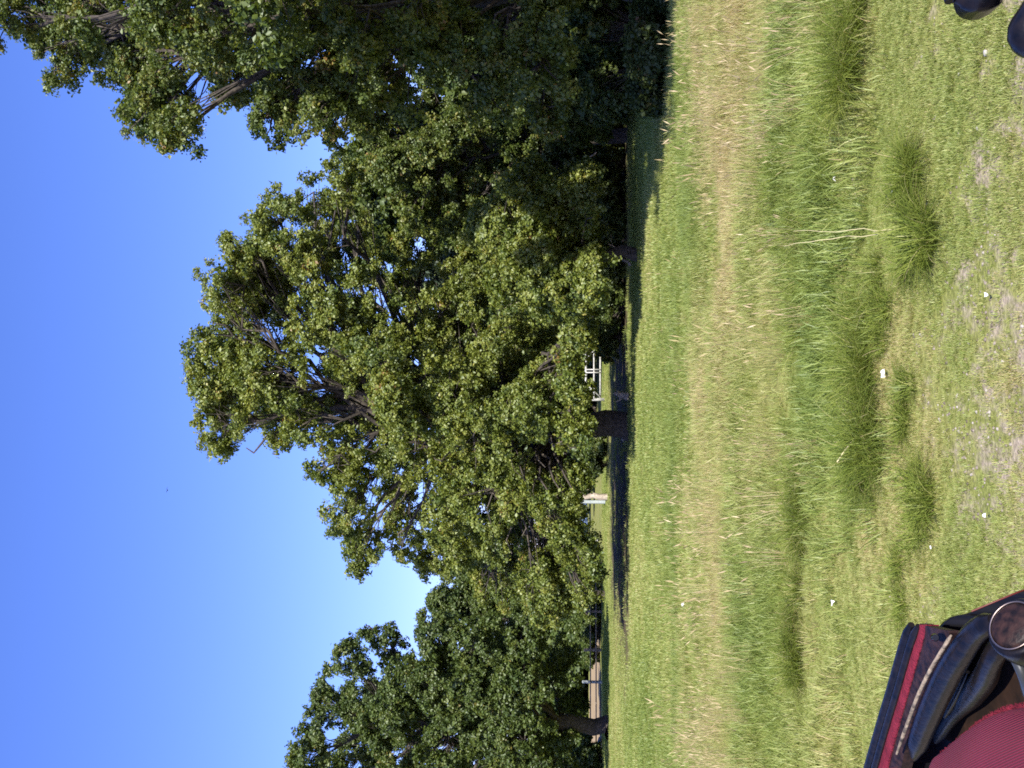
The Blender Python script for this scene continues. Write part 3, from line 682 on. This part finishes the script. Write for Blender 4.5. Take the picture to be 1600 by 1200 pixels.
# single tussocks
def tussock(label, u, v, rad, h, n, seed, dry=0.0):
    p = on_plane(u, v); g = np.random.default_rng(seed)
    VV = []; FF = []; TT = []; nv = 0; ns = 7
    for q in range(ns):
        aq = g.uniform(0, 2 * math.pi); rq = rad * math.sqrt(g.random())
        V, F, t = blades(n // ns, rad * .38, h * g.uniform(.6, 1.1), 0.006, 1.15, g, 5, 0.5, 0.5 + g.normal(0, .08), 0.18)
        VV.append(V + [rq * math.cos(aq) * 1.15, rq * math.sin(aq) * .8, 0]); FF.append(F + nv); TT.append(t); nv += len(V)
    V = np.vstack(VV); F = np.vstack(FF); t = np.concatenate(TT); n = len(V) // 11
    k = 11; stray = np.repeat(g.random(n) < 0.015 + dry * .7, k); t = np.where(stray, 1.0, np.clip(t, 0, .9))
    o = obj('grass_tussock', mesh('grass_tussock', V, F, M['tussock'], tint=t), loc=(p.x, p.y, float(gh(p.x, p.y)) - .02))
    tag(o, label, 'tussock', 'tussocks in the meadow')
tus = [('broad dark tussock nearest the bare earth on the right, tall stalks rising from it', 850, 1442, .34, .46, 2600, .02),
       ('large dark tussock in the middle with a dry stalk lying across it', 500, 1362, .40, .55, 2800, .03),
       ('dense tussock directly right of the stalk-crossed one', 615, 1345, .42, .5, 2400, .02),
       ('small flattened tussock in front of the stalk-crossed one', 425, 1448, .26, .32, 1300, .0),
       ('low tussock touching the white scrap in the middle foreground', 590, 1420, .2, .26, 900, .0),
       ('small tussock behind and left of the broad right one', 730, 1385, .24, .32, 1100, .02),
       ('tussock beyond the paper scrap on the right', 935, 1290, .36, .45, 1900, .02),
       ('farther tussock at the edge of the golden grass on the right', 940, 1222, .45, .5, 1900, .06),
       ('wide tussock at the right picture edge', 1150, 1335, .48, .6, 2800, .05),
       ('isolated tussock in the left meadow above the carriage', 215, 1248, .36, .5, 2000, .05),
       ('dark tussock behind the tall stalks in the middle right', 770, 1255, .45, .5, 2000, .06),
       ('small tussock just above the carriage trim', 295, 1418, .2, .26, 800, .0),
       ('tussock in the golden grass left of the middle', 420, 1255, .4, .5, 1800, .12)]
for i, (lb, u, v, r, h, n, dr) in enumerate(tus): tussock(lb, u, v, r * 1.08, h * .78, int(n * .8), 300 + i, dr)

# ------------------------------------------------------------------ small things in the meadow
def stick(name, label, pts, r, mat, cat, branches=(), group=None):
    P = np.array(pts, float); b = P[0].copy()
    root_loc = tuple(b)
    g = np.random.default_rng(int(abs(b[0] * 1000)) + 5)
    def curve(Q, n=9, j=0.03):
        t = np.linspace(0, len(Q) - 1, n); C = np.stack([np.interp(t, np.arange(len(Q)), Q[:, k]) for k in range(3)], -1)
        C[1:-1] += g.normal(0, j * np.linalg.norm(Q[-1] - Q[0]), (n - 2, 3)); return C
    G = Geo(); C = curve(P - b, 9, .008 if mat == 'stalk' else .03); G.add(*tubes(C[None], (r * np.linspace(1, .35, 9))[None], 7))
    for f, tip, rr in branches:
        s = C[int(f * 8)]; Q = np.array([s, (s + np.array(tip) - b) / 2 + g.normal(0, .05, 3), np.array(tip) - b]); G.add(*tubes(curve(Q, 7, .04)[None], (rr * np.linspace(1, .3, 7))[None], 6))
    o = G.build(name, M[mat], None, True); o.location = root_loc
    return tag(o, label, cat, group)

def D(u, v, y): return tuple(at_depth(u, v, y))
stick('dry_stalk', 'pale dry stalk lying slantwise across the large middle tussock', [D(478, 1308, 8.0), D(545, 1356, 7.9)], 0.006, 'stalk', 'stalk')
stick('dry_stalk', 'tall straight pale stalk rising from the broad right tussock', [D(842, 1405, 7.4), D(840, 1330, 7.4), D(839, 1240, 7.45)], 0.004, 'stalk', 'stalk')
stick('dry_stalk', 'bent reddish stalk leaning left beside the tall straight one', [D(838, 1395, 7.5), D(828, 1300, 7.5), D(815, 1225, 7.6)], 0.004, 'stalk', 'stalk')
stick('dead_branch', 'pale bare branch slanting at the wood edge right of the low tree', [D(935, 895, 35.5), D(948, 912, 35.5), D(962, 932, 35.5)], 0.06, 'deadwood', 'branch', [(0.5, D(950, 905, 35.2), .03)])
stick('dead_branch', 'forked pale dead branch hanging by the gate in the oak', [D(715, 780, 40.2), D(725, 800, 40.2), D(732, 822, 40.2)], 0.055, 'deadwood', 'branch', [(0.4, D(738, 806, 40), .03), (0.7, D(718, 812, 40), .025)])
stick('fallen_branch', 'fallen broken branch on the grass under the low bright tree', [D(785, 985, 36.6), D(803, 966, 36.8), D(822, 950, 36.9)], 0.05, 'deadwood', 'branch', [(0.5, D(812, 974, 36.5), .025), (0.6, D(798, 954, 36.8), .025), (0.8, D(834, 955, 36.6), .02)])
stick('fallen_branch', 'short pale log end in the shade right of the gate', [D(702, 966, 46), D(714, 970, 46)], 0.09, 'deadwood', 'branch')
stick('broken_stump', 'pale splintered stump in front of the gate post', [tuple(np.array(on_plane(580, 984)) + [0, 0, -.05]), D(583, 968, 40.3), D(586, 960, 40.4)], 0.16, 'deadwood', 'stump', [(0.5, D(572, 962, 40.2), .06)])
stick('dead_tree', 'white dead tree stem standing beside the pale post left of the oak', [tuple(np.array(base_at(424, 62)) .tolist()) + (0,), D(427, 905, 62), D(430, 880, 62)], 0.2, 'deadwood', 'dead tree', [(0.6, D(436, 922, 62), .05)])

def chip(name, label, u, v, w, mat, cat, seed, group):
    p = on_plane(u, v); g = np.random.default_rng(seed)
    n = 9; a = np.linspace(0, 2 * math.pi, n, endpoint=False); r = w * g.uniform(.35, .65, n)
    top = np.stack([r * np.cos(a), r * np.sin(a), w * .3 + g.uniform(-.25, .35, n) * w], -1); bot = top - [0, 0, w * .05]
    V = np.vstack([top, bot, [[0, 0, w * .55]], [[0, 0, w * .45]]])
    F = [[i, (i + 1) % n, 2 * n, 2 * n] for i in range(n)] + [[n + (i + 1) % n, n + i, 2 * n + 1, 2 * n + 1] for i in range(n)] + [[i, n + i, n + (i + 1) % n, (i + 1) % n] for i in range(n)]
    G = Geo(); G.add(V, F); o = G.build(name, M[mat]); o.location = (p.x, p.y, float(gh(p.x, p.y)) + .035)
    tag(o, label, cat, group)
scr = [(920, 1318, .05, 'white paper scrap right of the middle, beyond the broad tussock'), (617, 1396, .05, 'white crumpled scrap in the middle between two tussocks'),
       (258, 1311, .045, 'small white scrap left, in line above the carriage trim'), (740, 1556, .024, 'white speck on the bare earth near the lower right'),
       (395, 1554, .025, 'white speck on the earth right of the carriage arm'), (255, 1075, .09, 'tiny pale scrap in the far left grass'), (900, 1405, .02, 'white speck left on short grass behind the bare patch'),
       (1010, 1183, .03, 'white speck among golden stalks at the right'), (345, 1470, .02, 'white speck on the lawn above the padded arm')]
for i, (u, v, w, lb) in enumerate(scr): chip('paper_scrap', lb, u, v, w, 'paper', 'paper', 400 + i, 'white scraps in the grass')
def rock(label, u, v, d, s, seed, group):
    p = on_plane(u, v) if d is None else Vector((*base_at(u, d), 0)); g = np.random.default_rng(seed)
    n1, n2 = 6, 9; V = [[0, 0, -.5 * s]]
    for i in range(1, n1):
        ph = -math.pi / 2 + math.pi * i / n1
        for j in range(n2):
            th = 2 * math.pi * j / n2; r = s * g.uniform(.8, 1.15); V.append([r * math.cos(ph) * math.cos(th), r * math.cos(ph) * math.sin(th) * .8, r * math.sin(ph) * .6])
    V.append([0, 0, .55 * s]); F = []
    for j in range(n2): F.append([0, 1 + (j + 1) % n2, 1 + j, 1 + j])
    for i in range(n1 - 2):
        for j in range(n2): a = 1 + i * n2; F.append([a + j, a + (j + 1) % n2, a + n2 + (j + 1) % n2, a + n2 + j])
    a = 1 + (n1 - 2) * n2
    for j in range(n2): F.append([a + j, a + (j + 1) % n2, len(V) - 1, len(V) - 1])
    G = Geo(); G.add(V, F); o = G.build('stone', M['stone'], None, True); o.location = (p.x, p.y, float(gh(p.x, p.y)) + .2 * s); tag(o, label, 'stone', group)
nm5 = ['rightmost', 'middle', 'farthest', 'nearest', 'leftmost']
for i, (u, v, s) in enumerate([(540, 968, .16), (528, 972, .2), (522, 960, .17), (535, 978, .15), (515, 975, .18)]):
    rock('%s pale stone in the small heap at the foot of the middle oak' % nm5[i], u, v, None, s, 500 + i, 'stones at the foot of the oak')
for i, (u, d, s) in enumerate([(40, 74, .45), (28, 73, .35), (14, 74.5, .4), (33, 72.5, .3), (5, 73, .35)]):
    rock('%s stone in the rough heap at the far left fence end' % ['rightmost', 'middle', 'farthest', 'smallest and nearest', 'leftmost'][i], u, 0, d, s, 520 + i, 'stones at the fence end')
for i, (u, v, s) in enumerate([(1118, 1543, .022), (1000, 1530, .014), (1085, 1500, .012)]):
    rock(['purplish pebble on bare earth at the lower right', 'small pebble on the worn ground right of the middle', 'tiny pebble beyond the purplish one'][i], u, v, None, s, 540 + i, 'pebbles on the worn ground')

# ------------------------------------------------------------------ gate, fence, posts, nest box, bird
def gate():
    d = 66.0; x0 = at_depth(578, HORIZON, d).x; x1 = at_depth(662, HORIZON, d).x; w = x1 - x0; z = float(gh((x0 + x1) / 2, d))
    r = empty('field_gate', ((x0 + x1) / 2, d, z), 'white wooden field gate with diagonal braces beyond the shade', 'gate')
    def part(nm, c, dim, rot=None): Geo().box(c, dim, rot).build(nm, M['white_paint'], r)
    part('post', (-w / 2 - .08, 0, .6), (.17, .17, 1.5)); part('post', (w / 2 + .08, 0, .55), (.17, .17, 1.4))
    part('rail', (0, 0, 1.19), (w - .02, .06, .13)); part('rail', (0, .002, .70), (w - .02, .05, .09)); part('rail', (0, .002, .32), (w - .02, .05, .09))
    for x in (-.08, .1): part('stile', (x, -.06, .72), (.07, .05, 1.0))
    def rot(a): return [[math.cos(a), 0, -math.sin(a)], [0, 1, 0], [math.sin(a), 0, math.cos(a)]]
    for s in (-1, 1):
        L = math.hypot(.75, .85); part('brace', (s * (w / 2 - .45), -.066, .74), (L, .05, .08), rot(-s * math.atan2(.85, .75)))
gate()
def fence():
    d = 73.0; r = empty('post_fence', (*base_at(150, d), 0), 'low rail fence with dark and pale posts before the tan field', 'fence')
    o = np.array([*base_at(150, d), 0])
    for u, m, h, w in ((185, 'post_wood', 1.25, .2), (135, 'pale_post', 1.35, .2), (60, 'post_wood', 1.1, .15), (245, 'post_wood', 1.1, .15), (320, 'post_wood', 1.1, .15), (-20, 'post_wood', 1.1, .15)):
        x = base_at(u, d)[0]; q = Geo().tubes(np.array([[[x, d, -.15], [x, d, h * .5], [x, d, h - .03], [x, d, h]]]) - o, np.array([[w * .5, w * .5, w * .48, w * .3]]), 8, True).build('post', M[m], r)
        if m == 'pale_post': q['label'] = 'pale grey-green post'
    xa, xb = base_at(-20, d)[0], base_at(340, d)[0]
    for z in (.8, .42): Geo().box(np.array([(xa + xb) / 2, d - .12, z]) - o, (xb - xa, .05, .08)).build('rail', M['post_wood'], r)
fence()
def post(label, u, d, h, w, m):
    x, y = base_at(u, d); o = Geo().tubes(np.array([[[0, 0, -.2], [0, 0, h * .6], [0.02, 0, h - .04], [0.02, 0, h]]]), np.array([[w * .5, w * .5, w * .5, w * .3]]), 8, True).build('post', M[m]); o.location = (x, y, float(gh(x, y)))
    tag(o, label, 'post', 'pale posts by the water')
post('tall pale post right of the water, beside the dead stem', 416, 66, 1.55, .22, 'pale_post')
post('short white post standing before the grey water', 356, 84, 1.35, .16, 'white_paint')

def nest_box():
    p = at_depth(795, 802, 41.0); r = empty('nest_box', (p.x, p.y, p.z - .16), 'small wooden nest box with pale sunlit roof high among leaves', 'nest box')
    Geo().box((0, 0, .14), (.22, .2, .28)).build('body', M['box_wood'], r)
    a = .25; rt = [[1, 0, 0], [0, math.cos(a), -math.sin(a)], [0, math.sin(a), math.cos(a)]]
    Geo().box((0, -.02, .315), (.3, .3, .03), rt).build('roof', M['box_roof'], r)
    t = np.linspace(0, 1, 2)[:, None]; Geo().tubes((np.array([[0, -.1, .18], [0, -.104, .18]]))[None], np.array([[.028, .028]]), 10, True).build('entrance_hole', M['hole'], r)
    Geo().box((0, .12, .15), (.05, .04, .6)).build('batten', M['box_wood'], r)
nest_box()

def bird():
    p = at_depth(434, 262, 60); r = empty('bird', p, 'tiny dark bird flying in the open blue sky', 'bird')
    P = np.array([[-.09, 0, 0], [-.05, 0, .005], [0, 0, .01], [.05, 0, .012], [.085, 0, .01]]); Geo().add(*tubes(P[None], np.array([[.004, .02, .028, .02, .004]]), 8)).build('body', M['feather'], r, True)
    for s in (-1, 1):
        V = np.array([[.03, 0, .01], [-.03, 0, .01], [.02, s * .09, .06], [-.03, s * .08, .055], [-.05, s * .2, .02], [-.06, s * .19, .018]]); V2 = V - [0, 0, .006]
        VV = np.vstack([V, V2]); F = [[0, 1, 3, 2], [2, 3, 5, 4], [6, 8, 9, 7], [8, 10, 11, 9], [0, 2, 8, 6], [2, 4, 10, 8], [1, 7, 9, 3], [3, 9, 11, 5], [4, 5, 11, 10], [0, 6, 7, 1]]
        Geo().add(VV, F).build('wing', M['feather'], r)
    Geo().add([[-.08, -.008, .002], [-.08, .008, .002], [-.15, .035, 0], [-.15, -.035, 0], [-.08, -.008, -.004], [-.08, .008, -.004], [-.15, .035, -.004], [-.15, -.035, -.004]],
              [[0, 1, 2, 3], [4, 7, 6, 5], [0, 4, 5, 1], [1, 5, 6, 2], [2, 6, 7, 3], [3, 7, 4, 0]]).build('tail', M['feather'], r)
    r.rotation_euler = (0, 0, 1.9)
bird()

# ------------------------------------------------------------------ the carriage the picture is taken from
car = empty('horse_carriage', (0, 0, 0), 'open horse carriage corner with black leather arm and red corduroy upholstery', 'carriage')
SC = 0.66
def poly(pts):
    """picture points with their height above the ground -> 3-D points"""
    return np.array([tuple(on_plane(u, v, EYE - (EYE - z) * SC)) for u, v, z in pts])
def smooth(P, n=24):
    P = np.asarray(P, float); out = []
    Q = np.vstack([2 * P[0] - P[1], P, 2 * P[-1] - P[-2]])
    for t in np.linspace(0, len(P) - 1 - 1e-6, n):
        i = int(t); f = t - i; a, b, c, d = Q[i], Q[i + 1], Q[i + 2], Q[i + 3]
        out.append(0.5 * (2 * b + (c - a) * f + (2 * a - 5 * b + 4 * c - d) * f * f + (3 * b - a - 3 * c + d) * f ** 3))
    return np.array(out)
def roll(name, pts, r, mat, sides=14, n=24, ends=(0.55, 0.55)):
    C = smooth(poly(pts), n); R = np.full(n, float(r)) if np.isscalar(r) else np.interp(np.linspace(0, 1, n), np.linspace(0, 1, len(r)), r)
    R = R * SC
    for k, e in ((0, ends[0]), (-1, ends[1])): R[k] *= e
    R[1] *= (1 + ends[0]) / 2; R[-2] *= (1 + ends[1]) / 2
    return Geo().tubes(C[None], R[None], sides, True).build(name, M[mat], car, True)
def band(name, A, B, mat, th=0.02, n=24, crown=0.0):
    a = smooth(poly(A), n); b = smooth(poly(B), n); G = Geo(); m_ = 6; V = []
    for s in np.linspace(0, 1, m_):
        q = a * (1 - s) + b * s; q[:, 2] += SC * crown * 4 * s * (1 - s); V.append(q)
    top = np.stack(V, 1).reshape(-1, 3); bot = top - [0, 0, th * SC]; i = (np.arange(n - 1)[:, None] * m_ + np.arange(m_ - 1)[None]).ravel()
    G.add(top, np.stack([i, i + 1, i + m_ + 1, i + m_], -1)); G.add(bot, np.stack([i, i + m_, i + m_ + 1, i + 1], -1))
    k = n * m_; VV = np.vstack([top, bot]); F = []
    for j in range(n - 1):
        F += [[j * m_, (j + 1) * m_, k + (j + 1) * m_, k + j * m_], [j * m_ + m_ - 1, k + j * m_ + m_ - 1, k + (j + 1) * m_ + m_ - 1, (j + 1) * m_ + m_ - 1]]
    for j in range(m_ - 1):
        e = (n - 1) * m_; F += [[j, k + j, k + j + 1, j + 1], [e + j, e + j + 1, k + e + j + 1, k + e + j]]
    G.add(VV, F); return G.build(name, M[mat], car, False)
ZW, ZA = 1.60, 1.55
roll('outer_welt', [(224, 1424, ZW), (190, 1413, ZW), (120, 1393, ZW), (50, 1372, ZW), (-60, 1341, ZW), (-200, 1302, ZW)], 0.0105, 'leather')
roll('inner_welt', [(222, 1435, ZW - .004), (190, 1423, ZW - .004), (120, 1403, ZW - .004), (50, 1382, ZW - .004), (-60, 1351, ZW - .004), (-200, 1312, ZW - .004)], 0.0085, 'leather')
band('red_trim', [(224, 1437, ZW - .008), (120, 1406, ZW - .008), (50, 1386, ZW - .008), (-60, 1355, ZW - .008), (-200, 1316, ZW - .008)],
     [(224, 1449, ZW - .010), (120, 1419, ZW - .010), (50, 1399, ZW - .010), (-60, 1369, ZW - .010), (-200, 1330, ZW - .010)], 'red_felt', crown=.004)
band('leather_flap', [(226, 1437, ZW - .010), (200, 1440, ZW - .013), (120, 1417, ZW - .014), (50, 1397, ZW - .014), (0, 1384, ZW - .016)],
     [(214, 1484, ZW - .02), (190, 1478, ZW - .022), (140, 1452, ZW - .024), (70, 1424, ZW - .024), (0, 1408, ZW - .024)], 'worn_leather', crown=.006)
roll('flap_button', [(204, 1459, ZW - .004), (204, 1462, ZW + .004)], 0.009, 'gloss_black', 12, 4)
roll('worn_piping', [(207, 1486, ZW - .008), (187, 1474, ZW - .006), (150, 1452, ZW - .006), (110, 1433, ZW - .006), (70, 1418, ZW - .006), (22, 1401, ZW - .006)], 0.0034, 'piping_tan', 8)
roll('arm_roll', [(232, 1552, ZA), (212, 1524, ZA + .006), (178, 1500, ZA + .01), (140, 1478, ZA + .01), (80, 1450, ZA + .008), (18, 1426, ZA + .004)], [0.016, 0.019, 0.021, 0.022, 0.021, 0.018], 'leather', 18, 30)
roll('lower_roll', [(200, 1565, ZA - .03), (165, 1548, ZA - .035), (140, 1538, ZA - .045), (112, 1516, ZA - .055), (85, 1490, ZA - .06), (40, 1460, ZA - .07)], [0.017, 0.018, 0.021, 0.021, 0.016, 0.011], 'leather', 16, 26)
roll('thin_strap', [(150, 1512, ZA - .03), (115, 1496, ZA - .035), (80, 1476, ZA - .04)], 0.006, 'leather', 8, 12)
roll('iron_bracket', [(195, 1585, ZA - .02), (185, 1578, ZA - .02), (168, 1590, ZA - .03), (140, 1602, ZA - .04), (110, 1612, ZA - .06), (80, 1640, ZA - .1)], 0.010, 'iron', 12, 24)
band('brown_panel', [(225, 1500, ZA - .06), (150, 1490, ZA - .07), (60, 1450, ZA - .07)], [(230, 1650, ZA - .09), (120, 1620, ZA - .10), (0, 1560, ZA - .10)], 'brown_panel')
# scroll end of the arm: padded drum with a disc framed by a bright ring
def scroll(u, v, z, R, tilt, name='arm_scroll'):
    c = poly([(u, v, z)])[0]; R *= SC; nrm = norm(np.array(tilt, float)); a = norm(np.cross(nrm, [0, 0, 1.0])); b = np.cross(nrm, a)
    def lathe(nm, prof, mat, par, seg=40):
        an = np.linspace(0, 2 * math.pi, seg, endpoint=False); V = np.vstack([c + nrm * h * SC + r * (np.cos(an)[:, None] * a + np.sin(an)[:, None] * b) for r, h in prof]); F = []
        for i in range(len(prof) - 1):
            for j in range(seg): F.append([i * seg + j, i * seg + (j + 1) % seg, (i + 1) * seg + (j + 1) % seg, (i + 1) * seg + j])
        V = np.vstack([V, (c + nrm * prof[0][1] * SC)[None], (c + nrm * prof[-1][1] * SC)[None]]); nn = len(V)
        for j in range(seg): F += [[(j + 1) % seg, j, nn - 2, nn - 2], [(len(prof) - 1) * seg + j, (len(prof) - 1) * seg + (j + 1) % seg, nn - 1, nn - 1]]
        return Geo().add(V, F).build(nm, M[mat], par, True)
    drum = lathe(name, [(R * .8, -.06), (R * 1.2, -.05), (R * 1.3, -.02), (R * 1.26, .002), (R * 1.14, .01), (R * 1.0, .008)], 'leather', car)
    disc = lathe('scroll_disc', [(R * .96, .004), (R * .95, .012), (R * .8, .0155), (R * .4, .018), (R * .1, .0185)], 'worn_leather', drum)
    th = np.linspace(0, 2 * math.pi, 49); ring = c + nrm * .012 * SC + R * 1.0 * (np.cos(th)[:, None] * a + np.sin(th)[:, None] * b)
    Geo().tubes(ring[None], np.full((1, 49), .0015 * SC), 8).build('scroll_ring', M['chrome'], drum, True)
    return drum
scroll(218, 1590, ZA + .005, .036, (0.45, -0.40, 0.72))
# outer side panel, shiny black, curving down and towards the front with a red line along its edge
edge = smooth(poly([(-200, 1325, ZW - .03), (0, 1372, ZW - .03), (150, 1432, ZW - .035), (226, 1478, ZW - .05), (243, 1520, ZW - .09), (262, 1566, ZW - .13), (280, 1612, ZW - .18), (300, 1680, ZW - .28), (310, 1760, ZW - .42)]), 40)
low_ = edge.copy(); low_[:, 2] = 0.75; low_[:, 1] = np.minimum(low_[:, 1], 1.2); low_[:, 0] -= 0.03
G = Geo(); off = np.array([-0.003, 0.014, 0]); VV = np.vstack([edge, low_, edge + off, low_ + off]); n = 40; F = []
for j in range(n - 1): F += [[j, j + 1, n + j + 1, n + j], [2 * n + j, 3 * n + j, 3 * n + j + 1, 2 * n + j + 1], [j, 2 * n + j, 2 * n + j + 1, j + 1], [n + j, n + j + 1, 3 * n + j + 1, 3 * n + j]]
F += [[0, n, 3 * n, 2 * n], [n - 1, 3 * n - 1, 4 * n - 1, 2 * n - 1]]
sp = G.add(VV, F).build('side_panel', M['gloss_black'], car)
Geo().tubes((edge + off * .5 + [0, 0, .002])[None][:, 20:], np.full((1, 20), .0011), 6).build('pinstripe', M['pinstripe'], sp, True)
# red corduroy squab
def squab():
    n1, n2 = 60, 60; V = []; UV = []
    rim = smooth(poly([(-330, 1372, 1.74), (-150, 1398, 1.73), (12, 1424, 1.72), (52, 1452, 1.72), (84, 1486, 1.72), (106, 1518, 1.72), (117, 1552, 1.72), (118, 1600, 1.72), (106, 1670, 1.72), (80, 1760, 1.72)]), n1)
    core = poly([(-260, 1760, 1.66)])[0]; zq = EYE - (EYE - 1.70) * SC
    rim[:, 2] = zq
    for i in range(n1):
        for j in range(n2):
            s = j / (n2 - 1); p = rim[i] * (1 - s) + core * s
            p = p.copy(); p[2] = zq - .07 * (1 - min(1, s * 9)) ** 2 + .02 * math.sin(min(1, s * 3) * math.pi / 2)
            if j == 0: p[:2] += (p[:2] - core[:2]) * -0.01
            V.append(p); UV.append((p[0] * .88 + p[1] * .475, p[1]))
    i = (np.arange(n1 - 1)[:, None] * n2 + np.arange(n2 - 1)[None]).ravel(); F = np.stack([i, i + n2, i + n2 + 1, i + 1], -1)
    V = np.array(V); bot = V.copy(); bot[:, 2] = zq - .22; k = len(V)
    sk = []
    for a in range(n1 - 1): sk.append([a * n2, k + a * n2, k + (a + 1) * n2, (a + 1) * n2])
    me = mesh('squab', np.vstack([V, bot]), np.vstack([F, np.array(sk)]), M['corduroy'], True)
    UV = np.array(UV + UV); ul = me.uv_layers.new(name='UVMap'); li = np.empty(len(me.loops), np.int32); me.loops.foreach_get('vertex_index', li)
    ul.data.foreach_set('uv', np.ascontiguousarray(UV[li], np.float32).ravel())
    o = obj('squab', me, car)
    # pile fringe along the edge
    g = np.random.default_rng(77); t = g.uniform(0, n1 - 1.01, 2600); q = V.reshape(n1, n2, 3)[:, 4]; b = np.stack([np.interp(t, np.arange(n1), q[:, c]) for c in range(3)], -1)
    out = norm((b - core) * [1, 1, 0]) ; dirv = norm(out + .5 * g.normal(size=b.shape) + [0, 0, .3]); P = np.stack([b - out * .003, b + dirv * .0015, b + dirv * g.uniform(.002, .0045, (2600, 1))], 1)
    Geo().tubes(P, np.tile([.0006, .0005, .0002], (2600, 1)), 3).build('fringe', M['red_felt'], o)
squab()
# right-hand arm: only its rounded ends reach into the picture
roll('arm_knob', [(1200, 1640, ZA - .02), (1168, 1624, ZA - .005), (1148, 1614, ZA), (1142, 1640, ZA - .02), (1150, 1720, ZA - .06)], [0.03, 0.033, 0.034, 0.032, 0.03], 'leather', 18, 24)
roll('outer_welt', [(1203, 1527, ZW), (1210, 1527, ZW), (1300, 1508, ZW), (1400, 1480, ZW)], 0.034, 'leather', 16, 16)
roll('inner_welt', [(1197, 1483, ZW + .03), (1300, 1470, ZW + .03), (1400, 1440, ZW + .03)], 0.012, 'leather', 10, 12)
# body and running gear below the frame
Geo().box((0, .15, .82), (1.3, 2.9, .06)).build('floor', M['gloss_black'], car)
Geo().box((.1, 1.12, 1.0), (1.0, .04, .32)).build('front_panel', M['gloss_black'], car)
Geo().box((.66, -.15, 1.12), (.03, 2.3, .54)).build('side_panel', M['gloss_black'], car)
Geo().box((-.66, -.25, 1.10), (.03, 1.9, .5)).build('side_panel', M['gloss_black'], car)
Geo().box((-.45, .45, 1.3), (.34, 1.0, .9)).build('seat_box', M['gloss_black'], car)
for yy, R in ((1.0, .45), (-1.0, .55)):
    Geo().tubes(np.array([[[-.85, yy, R], [.85, yy, R]]]), np.array([[.03, .03]]), 8, True).build('axle', M['iron'], car)
    Geo().box((0, yy, (R + .8) / 2), (.5, .12, .8 - R)).build('spring_block', M['iron'], car)
    for s in (-1, 1):
        th = np.linspace(0, 2 * math.pi, 41); ring = np.stack([np.full(41, s * .85), yy + R * np.cos(th), R + .03 + R * np.sin(th) * 1], -1)
        w = Geo().tubes(ring[None], np.full((1, 41), .028), 8)
        for k in range(12):
            a = 2 * math.pi * k / 12; w.tubes(np.array([[[s * .85, yy, R + .03], [s * .85, yy + R * math.cos(a), R + .03 + R * math.sin(a)]]]), np.array([[.02, .014]]), 6)
        w.build('wheel', M['gloss_black'], car, True)
